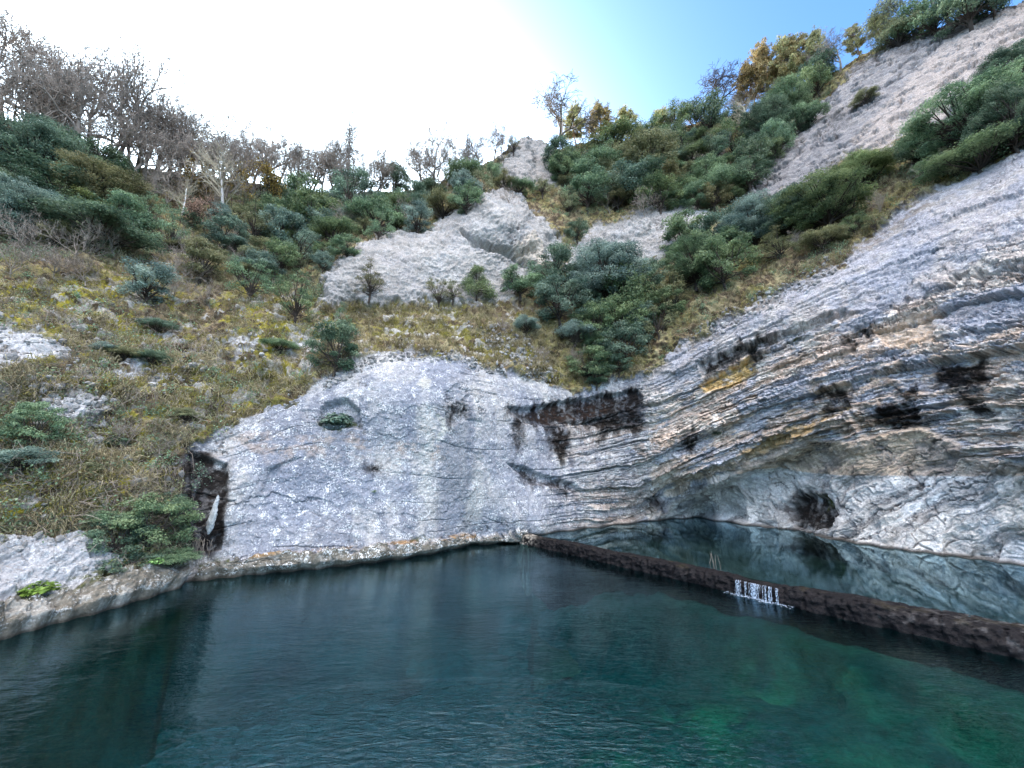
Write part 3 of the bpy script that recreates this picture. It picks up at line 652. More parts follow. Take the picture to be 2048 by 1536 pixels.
def at(px, py):
    """point on the finished slope seen at this survey position"""
    px = np.asarray(px, float); py = np.asarray(py, float)
    c = np.interp(px, PXS, np.arange(ncol)); v = np.clip((ywl(px)-py)/(ywl(px)-yrl(px)), 0, 1)*(NV-1)
    c0 = np.clip(np.floor(c).astype(int), 0, ncol-2); r0 = np.clip(np.floor(v).astype(int), 0, NV-2)
    fc, fr = (c-c0)[..., None], (v-r0)[..., None]
    g = lambda A: (A[r0, c0]*(1-fc)+A[r0, c0+1]*fc)*(1-fr)+(A[r0+1, c0]*(1-fc)+A[r0+1, c0+1]*fc)*fr
    return g(T), g(ND)
def mpp(px, py, Y):
    """metres per picture pixel across and up at depth Y"""
    u, f = up_fwd(py); h = float(unproject(px, py-10, Y)[2]-unproject(px, py+10, Y)[2])/20
    return Y/FPX/f, h
# ------------------------------------------------------------------ water
def water_material(name, tintc, bs, bd, rough=0.02):
    t = NT(name)
    mp = t.new('ShaderNodeMapping'); mp.inputs['Scale'].default_value = (0.5, 1.15, 1.0); mp.inputs['Rotation'].default_value = (0, 0, R(-20)); t.link(t.pos(), mp.inputs[0])
    n1 = t.noise(3.0, 3, 0.5, mp.outputs[0], 0.8); n2 = t.noise(9.0, 3, 0.6, mp.outputs[0], 1.0); n3 = t.noise(0.35, 2, 0.5)
    gust = t.remap(n3.outputs[0], 0.38, 0.62, 0.25, 1.0)
    h = t.math('ADD', t.math('MULTIPLY', n1.outputs[0], 0.85), t.math('MULTIPLY', n2.outputs[0], 0.42))
    sp = t.new('ShaderNodeSeparateXYZ'); t.link(t.pos(), sp.inputs[0])
    d2 = t.math('ADD', t.math('POWER', t.math('MULTIPLY', t.math('ADD', sp.outputs[0], 0.5), 0.28), 2.0), t.math('POWER', t.math('MULTIPLY', t.math('ADD', sp.outputs[1], -7.0), 0.75), 2.0))
    h = t.math('MULTIPLY', h, t.math('ADD', gust, t.remap(d2, 0.0, 2.2, 4.5, 0.0)))
    nb = t.bump(h, bs, bd)
    fr = t.new('ShaderNodeFresnel'); fr.inputs['IOR'].default_value = 1.5; t.link(nb, fr.inputs['Normal'])
    gl = t.new('ShaderNodeBsdfGlossy'); gl.inputs['Roughness'].default_value = rough; gl.inputs['Color'].default_value = (0.64, 0.90, 1, 1); t.link(nb, gl.inputs['Normal'])
    tr = t.new('ShaderNodeBsdfTransparent'); tr.inputs['Color'].default_value = (*tintc, 1)
    ms = t.new('ShaderNodeMixShader'); t.link(fr.outputs[0], ms.inputs[0]); t.link(tr.outputs[0], ms.inputs[1]); t.link(gl.outputs[0], ms.inputs[2])
    t.link(ms.outputs[0], t.out.inputs[0]); return t.m
M['water'] = water_material('pool_water', (0.20, 0.70, 0.72), 0.42, 0.08)
M['water2'] = water_material('still_water', (0.45, 0.62, 0.60), 0.06, 0.02)
WA = np.array([0.75, 25.3]); WB = np.array([11.7, 9.9]); WD = (WB-WA)/np.linalg.norm(WB-WA); WN = np.array([-WD[1], WD[0]])   # WN points to the upper pool side
if WN.dot(np.array([20., 25.])-WA) < 0: WN = -WN
WE = WA+WD*34
def sheet(name, pts, z, mat):
    V = np.array([(x, y, z) for x, y in pts]); return mesh_obj(name, V, np.arange(len(pts))[None], mat, smoothed=False)
c1 = WA+WN*0.25-WD*1.5; c2 = WE+WN*0.25
tag(sheet('lower_pool', [tuple(c2), tuple(c1), (-1.5, 27.5), (-22, 27.5), (-30, 5), (-22, -12), (14, -12)], 0.0, M['water']), 'dark teal rippled lower pool in the foreground', 'water', None, 'structure')
tag(sheet('upper_pool', [tuple(WA+WN*0.3-WD*2.0), tuple(WE+WN*0.3), (40, 2), (40, 40), (4, 40), (-1, 29)], POOL2, M['water2']), 'still mirror-like upper pool behind the low stone weir', 'water', None, 'structure')
# beds
def bed_material():
    t = NT('pool_bed'); c = t.tint(); n = t.noise(3.0, 5, 0.65); n2 = t.noise(14, 3, 0.6)
    k = t.math('MULTIPLY', t.remap(n.outputs[0], 0.3, 0.7, 0.55, 1.4), t.remap(n2.outputs[0], 0.3, 0.7, 0.75, 1.25))
    s = t.new('ShaderNodeVectorMath', operation='SCALE'); t.link(c, s.inputs[0]); t.link(k, s.inputs['Scale'])
    t.principled(s.outputs[0], 0.9, 0.1, t.bump(n.outputs[0], 0.6, 0.2)); return t.m
M['bed'] = bed_material()
def bed(name, x0, x1, y0, y1, step, zf, cf, label):
    xs, ys = np.arange(x0, x1, step), np.arange(y0, y1, step); X, Y = np.meshgrid(xs, ys)
    q = np.stack([X, Y, X*0], -1); Z = zf(X, Y, q); C = cf(X, Y, q)
    i = np.arange(X.size).reshape(X.shape); F = np.stack([i[:-1, :-1], i[:-1, 1:], i[1:, 1:], i[1:, :-1]], -1).reshape(-1, 4)
    return tag(mesh_obj(name, np.stack([X, Y, Z], -1).reshape(-1, 3), F, M['bed'], None, C.reshape(-1, 3)), label, 'pool bed', None, 'structure')
def zf1(X, Y, q): return np.minimum(-0.65+0.15*fbm(q, 0.8, 3, seed=48), -3.6+1.9*smooth(-4, 7, X)*smooth(20, 10, Y)+2.6*smooth(3.2, 0.2, np.abs((X-WA[0])*WN[0]+(Y-WA[1])*WN[1]+0.5*fbm(q, 1.5, 3, seed=47)))*smooth(24, 18, Y)+0.5*fbm(q, 2.0, 4, seed=41)+0.25*fbm(q, 0.5, 3, seed=42))
WEEDS = [(1.6, 9.6, 1.7), (2.6, 8.4, 1.3), (.6, 10.6, 1.0), (4.6, 11.4, 1.3), (7.2, 8.6, 1.7), (9.0, 11.6, 1.3), (9.8, 9.4, 1.6), (2.2, 7.2, 1.2), (5.4, 7.0, 1.4), (6.8, 12.6, 1.2), (4.2, 9.2, .9), (7.8, 6.6, 1.2)]
def cf1(X, Y, q):
    C = np.zeros(X.shape+(3,)); C[:] = (0.001, 0.042, 0.050)
    n = fbm(q, 1.6, 4, seed=43); n2 = fbm(q, 0.6, 4, seed=44)
    C = lerp(C, smooth(-3, 5, X)*smooth(20, 11, Y)*0.8, (0.008, 0.046, 0.039))
    w = np.zeros_like(X)
    for x, y, r in WEEDS: w = np.maximum(w, smooth(r*1.3, r*0.1, np.hypot(X-x+1.1*n, (Y-y)+1.3*n2)))
    C = lerp(C, w*smooth(-0.3, 0.2, n2), (0.032, 0.105, 0.060))
    C = lerp(C, smooth(3.0, 0.6, np.abs((X-WA[0])*WN[0]+(Y-WA[1])*WN[1])+n)*smooth(24, 19, Y)*0.6, (0.05, 0.043, 0.032))
    C = lerp(C, smooth(0.1, 0.35, n)*smooth(6, 9, X)*0.5, (0.10, 0.085, 0.06))
    return C
bed('lower_pool_bed', -32, 26, -12, 29, 0.16, zf1, cf1, 'weedy green bed of the lower pool seen through the water')
def zf2(X, Y, q): return -0.75+0.25*fbm(q, 1.5, 4, seed=45)
def cf2(X, Y, q):
    C = np.zeros(X.shape+(3,)); C[:] = (0.050, 0.062, 0.060); return lerp(C, smooth(0.0, 0.4, fbm(q, 1.2, 4, seed=46)), (0.015, 0.028, 0.028))
# keep the shallow bed on its own side of the weir
def upper_bed():
    a = np.linspace(0, 36, 150); b = np.linspace(0.35, 30, 120); A, B = np.meshgrid(a, b)
    XY = WA+WD*A[..., None]-WD*1.5+WN*B[..., None]; X, Y = XY[..., 0], XY[..., 1]; q = np.stack([X, Y, X*0], -1)
    i = np.arange(X.size).reshape(X.shape); F = np.stack([i[:-1, :-1], i[:-1, 1:], i[1:, 1:], i[1:, :-1]], -1).reshape(-1, 4)
    tag(mesh_obj('upper_pool_bed', np.stack([X, Y, zf2(X, Y, q)], -1).reshape(-1, 3), F, M['bed'], None, cf2(X, Y, q).reshape(-1, 3)), 'shallow grey bed of the upper pool', 'pool bed', None, 'structure')
upper_bed()

# ------------------------------------------------------------------ weir
def weir_material():
    t = NT('wet_weir_stone'); c = t.tint(); n = t.noise(7, 5, 0.65); n2 = t.noise(30, 3, 0.6)
    k = t.math('MULTIPLY', t.remap(n.outputs[0], 0.3, 0.7, 0.5, 1.5), t.remap(n2.outputs[0], 0.3, 0.7, 0.7, 1.3))
    s = t.new('ShaderNodeVectorMath', operation='SCALE'); t.link(c, s.inputs[0]); t.link(k, s.inputs['Scale'])
    t.principled(s.outputs[0], 0.6, 0.12, t.bump(n.outputs[0], 0.9, 0.08)); return t.m
M['weir'] = weir_material()
def build_weir():
    L = np.arange(-0.8, 33, 0.045); prof = np.array([(-0.60, -3.0), (-0.48, -0.3), (-0.44, 0.02), (-0.42, 0.16), (-0.40, 0.28), (-0.36, 0.38), (-0.28, 0.455), (-0.15, 0.475), (0.0, 0.48), (0.15, 0.475), (0.27, 0.46), (0.36, 0.42), (0.42, 0.3), (0.46, -0.2), (0.5, -1.0)])
    s = np.interp(np.linspace(0, len(prof)-1, 58), np.arange(len(prof)), np.arange(len(prof)))
    pr = np.stack([np.interp(s, np.arange(len(prof)), prof[:, k]) for k in (0, 1)], -1)
    A, J = np.meshgrid(L, np.arange(len(pr)), indexing='ij'); o = pr[J][..., 0]; z = pr[J][..., 1]
    wid = 1.0+1.1*smooth(12.5, 21, A)
    bend = 0.16*fbm(np.stack([A, A*0, A*0], -1), 6, 2, seed=50)
    base = WA+WD*A[..., None]+WN*(((o+.5)*wid-.5)+bend)[..., None]
    q = np.concatenate([base, z[..., None]], -1)
    blk = np.floor(A/0.55+0.5*fbm(q, 1.5, 2, seed=51)); jt = (A/0.55+0.5*fbm(q, 1.5, 2, seed=51))-blk
    d = 0.11*fbm(q, 0.40, 5, 0.6, seed=52, ridged=True)+0.05*fbm(q, 0.12, 3, seed=53)+0.06*(h01(blk, 54)-0.5)-0.05*smooth(.1, 0, np.minimum(jt, 1-jt))
    face = smooth(0.3, -0.3, o)
    q[..., :2] -= WN*(d*(0.4+face))[..., None]; q[..., 2] += 0.5*d*smooth(0.25, 0.45, z)+0.05*fbm(np.stack([A, A*0, A*0], -1), 2.0, 3, seed=55)*smooth(0.2, .45, z)-0.055*smooth(1.0, 0.4, np.abs(A-13.5))*smooth(0.2, .45, z)
    C = np.zeros(q.shape); C[:] = (0.006, 0.005, 0.0055)
    n = fbm(q, 0.5, 4, seed=56); n2 = fbm(q, 0.15, 3, seed=57)
    C = lerp(C, smooth(0.0, 0.3, n+0.4*n2)*0.6, (0.014, 0.012, 0.012))
    C = lerp(C, smooth(0.2, 0.45, n2+0.4*n)*0.4*smooth(0.05, 0.3, q[..., 2])*smooth(14, 22, A), (0.20, 0.19, 0.185))
    C = lerp(C, smooth(2.2, 0.8, A)*smooth(-0.2, 0.1, n2)*0.8, (0.28, 0.25, 0.21))
    C = lerp(C, smooth(0.20, 0.36, n+0.4*n2)*0.6*smooth(0.40, 0.5, q[..., 2]), (0.020, 0.016, 0.007))
    i = np.arange(A.size).reshape(A.shape); F = np.stack([i[:-1, :-1], i[1:, :-1], i[1:, 1:], i[:-1, 1:]], -1).reshape(-1, 4)
    tag(mesh_obj('stone_weir', q.reshape(-1, 3), F, M['weir'], None, C.reshape(-1, 3)), 'low dark wet stone weir dividing the two pools', 'weir')
build_weir()
# ------------------------------------------------------------------ vegetation: materials
def leaf_material(name, base, light, trans=0.32, rough=0.55):
    t = NT(name); c = t.tint()
    r = t.new('ShaderNodeObjectInfo').outputs['Random']
    sep = t.new('ShaderNodeSeparateColor'); t.link(c, sep.inputs[0])
    col = t.mix(sep.outputs[0], base, light)
    hs = t.new('ShaderNodeHueSaturation'); t.link(col, hs.inputs['Color'])
    t.link(t.remap(r, 0, 1, 0.462, 0.525), hs.inputs['Hue']); t.link(t.remap(r, 0, 1, 0.75, 1.25), hs.inputs['Value']); t.link(t.remap(r, 1, 0, 0.8, 1.1), hs.inputs['Saturation'])
    n = t.noise(1.3, 3, 0.6, t.objco())
    k = t.new('ShaderNodeVectorMath', operation='SCALE'); t.link(hs.outputs[0], k.inputs[0]); t.link(t.remap(n.outputs[0], 0.3, 0.7, 0.7, 1.3), k.inputs['Scale'])
    p = t.principled(k.outputs[0], rough, 0.35)
    tl = t.new('ShaderNodeBsdfTranslucent'); t.link(k.outputs[0], tl.inputs['Color'])
    ms = t.new('ShaderNodeMixShader'); ms.inputs[0].default_value = trans; t.link(p.outputs[0], ms.inputs[1]); t.link(tl.outputs[0], ms.inputs[2]); t.link(ms.outputs[0], t.out.inputs[0])
    return t.m
def bark_material(name, a, b):
    t = NT(name); n = t.noise(6, 4, 0.6, t.objco()); col = t.mix(t.remap(n.outputs[0], 0.3, 0.7, 0, 1), a, b)
    r = t.new('ShaderNodeObjectInfo').outputs['Random']
    k = t.new('ShaderNodeVectorMath', operation='SCALE'); t.link(col, k.inputs[0]); t.link(t.remap(r, 0, 1, 0.7, 1.3), k.inputs['Scale'])
    t.principled(k.outputs[0], 0.9, 0.1, t.bump(n.outputs[0], 0.6, 0.05)); return t.m
LEAF = {'dark': leaf_material('dark_evergreen_leaves', (.050,.098,.062), (.180,.265,.160)),
 'blue': leaf_material('blue_green_leaves', (.075,.135,.108), (.260,.350,.265)),
 'mid': leaf_material('green_leaves', (.068,.130,.062), (.250,.345,.165)),
 'light': leaf_material('light_green_leaves', (.095,.160,.060), (.310,.400,.170)),
 'olive': leaf_material('olive_leaves', (.110,.128,.058), (.300,.305,.150)),
 'yellow': leaf_material('yellow_leaves', (0.16, 0.11, 0.015), (0.42, 0.30, 0.04)),
 'russet': leaf_material('russet_leaves', (0.155, 0.070, 0.046), (0.403, 0.202, 0.139)),
 'pine': leaf_material('pine_needles', (.14,.13,.05), (.62,.54,.22)),
 'fresh': leaf_material('fresh_green_leaves', (0.07, 0.16, 0.02), (0.22, 0.36, 0.06)),
 'straw': leaf_material('dry_grass', (0.13, 0.115, 0.055), (0.54, 0.50, 0.29), 0.3, 0.8),
 'grass': leaf_material('rough_grass', (0.08,0.085,0.018), (0.44,0.40,0.09), 0.3, 0.7)}
BARK = {'grey': bark_material('grey_brown_bark', (0.155, 0.128, 0.105), (0.33, 0.28, 0.235)), 'dark': bark_material('dark_bark', (0.03, 0.024, 0.02), (0.075, 0.06, 0.05)),
 'white': bark_material('white_birch_bark', (0.45, 0.43, 0.40), (0.62, 0.60, 0.57)), 'pale': bark_material('pale_bark', (0.26, 0.23, 0.16), (0.40, 0.35, 0.26)), 'pinky': bark_material('orange_pine_bark', (0.20, 0.11, 0.06), (0.32, 0.19, 0.11)),
 'dry': bark_material('dead_grey_wood', (0.16, 0.13, 0.105), (0.34, 0.29, 0.24))}

# ------------------------------------------------------------------ vegetation: prototypes
def leaves(C, N, L, r, asp=0.55, bend=0.25):
    """C centres, N facing normals, L lengths -> folded leaf blades of four triangles each, V, F, tint"""
    n = len(C); a = r.normal(size=(n, 3)); u = np.cross(N, a); u /= np.linalg.norm(u, axis=1, keepdims=True)+1e-9; w = np.cross(N, u)
    L = L[:, None]; W_ = L*asp*0.5
    V = np.stack([C-u*L*0.5, C+w*W_+N*L*bend*0.3, C+u*L*0.5-N*L*bend*0.4, C-w*W_+N*L*bend*0.3], 1).reshape(-1, 3)
    b = (np.arange(n)*4)[:, None]; F = np.concatenate([b+[[0, 1, 2]], b+[[0, 2, 3]]], 0)
    t = np.repeat(np.clip(r.beta(1.6, 2.2, n), 0, 1), 4)
    return V, F, np.stack([t, t, t], 1)
def unit(r, n):
    v = r.normal(size=(n, 3)); return v/np.linalg.norm(v, axis=1, keepdims=True)
def crown_lobes(r, kind, n):
    """clump centres and radii inside a crown 1 wide and 1 tall (base at z=0)"""
    d = unit(r, n*4); d = d[d[:, 2] > -0.85][:n]; n = len(d)
    rad = 0.22+0.24*r.random(n)**0.7
    if kind == 'cone': z = r.random(n)**0.9; rr = (1-z)*0.36+0.05; c = np.stack([np.cos(an := r.random(n)*6.283)*rr, np.sin(an)*rr, 0.12+0.8*z], 1); lr = 0.08+0.10*(1-z)
    elif kind == 'mound': c = d*rad[:, None]*np.array([1.1, 1.1, 0.9]); c[:, 2] = np.abs(c[:, 2])*1.2+0.30; lr = 0.07+0.08*r.random(n)
    elif kind == 'loose': c = d*(rad*r.random(n)**0.3)[:, None]*1.15; c[:, 2] = c[:, 2]*1.1+0.58; lr = 0.05+0.07*r.random(n)
    else: c = d*rad[:, None]; c[:, 2] = c[:, 2]*1.05+0.52; lr = (0.068+0.075*r.random(n)) if n < 60 else (0.045+0.06*r.random(n))
    return c, lr
def make_crown(seed, kind, nl, per, size):
    r = np.random.default_rng(seed); c, lr = crown_lobes(r, kind, nl)
    CC, NN, LL = [], [], []
    for i in range(len(c)):
        k = int(per*(lr[i]/0.115)**2*(0.7+0.6*r.random()))
        d = unit(r, k); d[:, 2] += 0.25; d /= np.linalg.norm(d, axis=1, keepdims=True)
        rr = lr[i]*(0.35+0.65*r.random(k)**0.45)*(1+0.35*r.normal(size=k)*0.6)
        p = c[i]+d*rr[:, None]*np.array([1.2, 1.2, 0.72])
        nrm = d*0.8+unit(r, k)*0.75+np.array([0, 0, 0.35]); nrm /= np.linalg.norm(nrm, axis=1, keepdims=True)
        CC.append(p); NN.append(nrm); LL.append(size*(0.6+0.8*r.random(k)))
    V, F, t = leaves(np.concatenate(CC), np.concatenate(NN), np.concatenate(LL), r)
    lt = np.concatenate([np.full(len(q), 0.28*r.normal()) for q in CC]); t = np.clip(t+np.repeat(lt, 4)[:, None], 0, 1)
    # stems
    P0, P1, R0, R1 = [], [], [], []
    stems = [(0, 0, 0)]; tp = np.array([r.normal()*0.04, r.normal()*0.04, 0.38 if kind != 'mound' else 0.2])
    P0.append((0, 0, -0.08)); P1.append(tp*0.5+np.array([.01, .01, 0])); R0.append(.030); R1.append(.024); P0.append(P1[-1]); P1.append(tp); R0.append(.024); R1.append(.018)
    for i in range(len(c)):
        s = tp*(0.25+0.75*r.random()); m = (s+c[i])/2+r.normal(size=3)*0.04
        P0 += [s, m]; P1 += [m, c[i]]; R0 += [.011, .007]; R1 += [.007, .003]
    TV, TF = tubes(P0, P1, R0, R1, 5)
    return (V, F, t), (TV, TF)
def grow(r, P0, d0, L, rad, lev, out, spec):
    """recursive limbs; out: list of (p0,p1,r0,r1,level)"""
    nseg = spec['seg'][lev]; p = np.array(P0, float); d = np.array(d0, float); pts = []
    for i in range(nseg):
        d = d+r.normal(size=3)*spec['wig'][lev]+np.array([0, 0, spec['up'][lev]]); d /= np.linalg.norm(d)
        q = p+d*L/nseg; r0 = rad*(1-0.65*i/nseg); r1 = rad*(1-0.65*(i+1)/nseg)
        out.append((p, q, r0, r1, lev)); pts.append((q, d.copy(), r1)); p = q
    if lev+1 < len(spec['seg']):
        for k in range(spec['n'][lev]):
            f = spec['start'][lev]+(1-spec['start'][lev])*(k+r.random())/spec['n'][lev]
            j = min(int(f*nseg), nseg-1); q, dd, rr = pts[j]
            ax = unit(r, 1)[0]; ax -= dd*ax.dot(dd); ax /= np.linalg.norm(ax)+1e-9
            an = spec['ang'][lev]*(0.7+0.6*r.random())
            nd = dd*math.cos(an)+ax*math.sin(an)
            grow(r, q, nd, L*spec['len'][lev]*(0.6+0.6*r.random())*(1.1-0.45*f), min(rr*0.75, rad*spec['rad'][lev]), lev+1, out, spec)
OAK = dict(seg=[5, 6, 5, 4, 3], wig=[.16, .30, .34, .36, .35], up=[.10, .06, .07, .05, .04], n=[8, 7, 5, 4, 0], start=[.30, .25, .2, .2, .2], ang=[.95, .9, .9, .85, .7], len=[.80, .66, .68, .72, .6], rad=[.55, .55, .5, .5, .5])
BIRCH = dict(seg=[7, 5, 4, 3], wig=[.06, .10, .14, .2], up=[.05, .12, .06, .0], n=[20, 8, 4, 0], start=[.25, .15, .2, .2], ang=[.75, .6, .6, .5], len=[.42, .5, .5, .5], rad=[.30, .45, .5, .5])
POLE = dict(seg=[7, 4, 3], wig=[.08, .2, .3], up=[.05, .08, .05], n=[9, 5, 0], start=[.45, .2, .2], ang=[.8, .7, .6], len=[.25, .5, .5], rad=[.3, .5, .5])
SHRUB = dict(seg=[3, 5, 4, 3], wig=[.2, .22, .26, .3], up=[.1, .09, .05, .03], n=[14, 8, 5, 0], start=[.05, .2, .2, .2], ang=[.8, .6, .6, .5], len=[1.5, .55, .55, .5], rad=[.6, .5, .5, .5])
def make_bare(seed, spec, rad, thin=1.0, leafn=0, leafs=0.03):
    r = np.random.default_rng(seed); out = []
    grow(r, (0, 0, -0.03), (r.normal()*.08, r.normal()*.08, 1), 0.55 if spec is OAK else (0.95 if spec is not SHRUB else 0.3), rad, 0, out, spec)
    P0 = np.array([o[0] for o in out]); P1 = np.array([o[1] for o in out]); lv = np.array([o[4] for o in out])
    R0 = np.maximum(np.array([o[2] for o in out]), 0.0022*thin); R1 = np.maximum(np.array([o[3] for o in out]), 0.0016*thin)
    zmax = P1[:, 2].max(); w = max(np.ptp(P1[:, 0]), np.ptp(P1[:, 1]))
    s = np.array([1/w, 1/w, 1/zmax]); P0, P1 = P0*s, P1*s
    a = lv <= (0 if spec is BIRCH else 1)
    tr = tubes(P0[a], P1[a], R0[a], R1[a], 6); tw = tubes(P0[~a], P1[~a], R0[~a], R1[~a], 3)
    lf = None
    if leafn:
        ends = P1[lv >= lv.max()-1]; c = ends[r.integers(0, len(ends), leafn)]+r.normal(size=(leafn, 3))*0.025
        lf = leaves(c, unit(r, leafn), leafs*(.6+.8*r.random(leafn)), r)
    return tr, tw, lf
def make_pine(seed):
    r = np.random.default_rng(seed); P0, P1, R0, R1 = [], [], [], []; CC, NN, LL = [], [], []
    p = np.zeros(3); p[2] = -0.03; z = 0
    pts = [p]
    for i in range(8): p = p+np.array([r.normal()*.014, r.normal()*.014, 1.0/8]); pts.append(p)
    for a, b, i in zip(pts[:-1], pts[1:], range(8)): P0.append(a); P1.append(b); R0.append(.022*(1-i/9)); R1.append(.022*(1-(i+1)/9))
    TV = tubes(P0, P1, R0, R1, 6); P0, P1, R0, R1 = [], [], [], []
    for k in range(52):
        f = 0.22+0.78*r.random(); b = np.array([np.interp(f, np.linspace(0, 1, 9), [q[j] for q in pts]) for j in range(3)])
        an = r.random()*6.283; L = 0.50*(1.08-f)**0.6*(0.55+0.6*r.random()); d = np.array([math.cos(an), math.sin(an), 0.25+0.4*f]); e = b+d*L
        m = (b+e)/2+np.array([0, 0, -.02]); P0 += [b, m]; P1 += [m, e]; R0 += [.007, .005]; R1 += [.005, .002]
        for q in range(int(4+L*14)):
            c = b+(e-b)*(0.35+0.7*r.random())+r.normal(size=3)*0.03; n = 34
            dd = unit(r, n); dd[:, 2] = np.abs(dd[:, 2])*0.6+0.1*r.normal(size=n)
            CC.append(c+dd*(0.062*r.random(n)**0.5)[:, None]); nn = np.cross(dd, unit(r, n)); NN.append(nn/(np.linalg.norm(nn, axis=1, keepdims=True)+1e-9)); LL.append(0.040*(.6+.8*r.random(n)))
    lf = leaves(np.concatenate(CC), np.concatenate(NN), np.concatenate(LL), r, 0.28)
    return TV, tubes(P0, P1, R0, R1, 4), lf

PROTO = {}
def proto_mesh(name, V, F, mats, col=None, smoothed=False):
    o = mesh_obj(name, V, F, None, None, col, smoothed); me = o.data; bpy.data.objects.remove(o); me.materials.append(mats); return me
def add_proto(key, parts): PROTO[key] = parts       # parts: list of (name, mesh, role)
for i, (kind, nl, per, size) in enumerate([('round', 40, 120, .052), ('round', 46, 110, .050), ('round', 36, 130, .054), ('loose', 34, 110, .042), ('loose', 28, 110, .046), ('mound', 40, 130, .048), ('mound', 46, 120, .046), ('cone', 34, 110, .042), ('cone', 30, 120, .044)]):
    (V_, F_, t_), (TV, TF) = make_crown(100+i, kind, nl, int(per*1.9), size*0.68)
    add_proto(f'{kind}{i}', [('trunk', proto_mesh('trunk', TV, TF, BARK['dark'], smoothed=True), 'dark'), ('crown', proto_mesh('crown', V_, F_, LEAF['dark'], t_), 'leaf')])
for i in range(3):
    (V_, F_, t_), (TV, TF) = make_crown(150+i, 'round', 150, 650, .0185)
    add_proto(f'big{i}', [('trunk', proto_mesh('trunk', TV, TF, BARK['dark'], smoothed=True), 'dark'), ('crown', proto_mesh('crown', V_, F_, LEAF['dark'], t_), 'leaf')])
for i in range(7):
    tr, tw, _ = make_bare(200+i, OAK, 0.026, 1.0)
    add_proto(f'oak{i}', [('trunk', proto_mesh('trunk', *tr, BARK['grey'], smoothed=True), 'bark'), ('crown', proto_mesh('crown', *tw, BARK['grey']), 'bark')])
for i in range(2):
    tr, tw, _ = make_bare(220+i, BIRCH, 0.030, 1.1)
    add_proto(f'birch{i}', [('trunk', proto_mesh('trunk', *tr, BARK['white'], smoothed=True), 'bark'), ('crown', proto_mesh('crown', *tw, BARK['pale']), 'twig')])
tr, tw, _ = make_bare(230, POLE, 0.012, 1.2); add_proto('pole0', [('trunk', proto_mesh('trunk', *tr, BARK['grey'], smoothed=True), 'bark'), ('crown', proto_mesh('crown', *tw, BARK['grey']), 'bark')])
for i in range(3):
    tr, tw, _ = make_bare(240+i, SHRUB, 0.012, 0.9)
    add_proto(f'shrub{i}', [('stem', proto_mesh('stem', *tr, BARK['grey'], smoothed=True), 'bark'), ('twigs', proto_mesh('twigs', *tw, BARK['grey']), 'bark')])
for key, seed, spec, nlf, ls in (('leafy0', 250, OAK, 2600, .030), ('leafy1', 251, SHRUB, 2600, .026)):
    tr, tw, lf = make_bare(seed, spec, 0.020, 0.9, nlf, ls)
    add_proto(key, [('trunk', proto_mesh('trunk', *tr, BARK['dark'], smoothed=True), 'dark'), ('twigs', proto_mesh('twigs', *tw, BARK['dark']), 'dark'), ('crown', proto_mesh('crown', *lf[:2], LEAF['russet'], lf[2]), 'leaf')])
for i in range(3):
    tr, tw, lf = make_pine(260+i)
    add_proto(f'pine{i}', [('trunk', proto_mesh('trunk', *tr, BARK['pinky'], smoothed=True), 'bark'), ('branches', proto_mesh('branches', *tw, BARK['pinky']), 'bark'), ('crown', proto_mesh('crown', *lf[:2], LEAF['pine'], lf[2]), 'leaf')])

ALL = []      # every plant: dict for labels
def plant(name, cat, key, px, py, w, h, mat, desc, group=None, own=None, lean=0.0, sink=0.03):
    """a plant whose foot is at survey position (px, py) and which is w by h picture pixels large"""
    p, n = at(px, py); Y = p[1]; mx_, mz_ = mpp(px, py-h*0.5, Y)
    Wm, Hm = w*mx_, h*mz_
    o = empty(name, (p[0]+0.1*n[0], p[1]+0.1*n[1], p[2]-sink*Hm), None, cat, group, random.random()*6.283, (Wm, Wm, Hm))
    o.rotation_euler[1] = lean
    for nm, me, role in PROTO[key]:
        c = bpy.data.objects.new(nm, me); COL.objects.link(c); c.parent = o
        m = LEAF[mat] if role == 'leaf' else (BARK.get(mat) if role == 'bark' else None)
        if m: c.material_slots[0].link = 'OBJECT'; c.material_slots[0].material = m
    ALL.append(dict(o=o, px=px, py=py, desc=desc, own=own)); return o
TONE = {'dark': 'dark green', 'blue': 'bluish green', 'mid': 'mid green', 'light': 'light green', 'olive': 'olive green'}
def ev(cx, cy, w, h, mat, where, shape='round', own=None):
    """an evergreen given by the centre and size of its crown"""
    keys = [k for k in PROTO if k.startswith(shape)]; key = random.choice(keys)
    big = w*h > 13000; small = w*h < 4500
    name = 'evergreen_tree' if (big or shape in ('loose', 'cone')) else 'evergreen_bush'
    nice = 'spreading' if big else ('small' if small else 'bushy')
    if shape == 'mound': nice = 'low mounded'
    if shape == 'cone': nice = 'pointed'
    if shape == 'loose': nice = 'thin open'
    plant(name, 'tree' if name.endswith('tree') else 'bush', key, cx, cy+h*0.46, w*0.94, h*0.92, mat, f"{nice} {TONE[mat]} {'tree' if name.endswith('tree') else 'bush'} {where}", 'evergreens on the hillside', own)
LS, LT, CS, FS, GR, RC, RR, PK, LB = ('on the left hillside', 'high under the left ridge', 'left of the grey slabs', 'at the foot of the grey slab', 'in the grove above the notch', 'on top of the layered cliff', 'below the right ridge', 'around the pointed knob', 'on the mossy left bank')
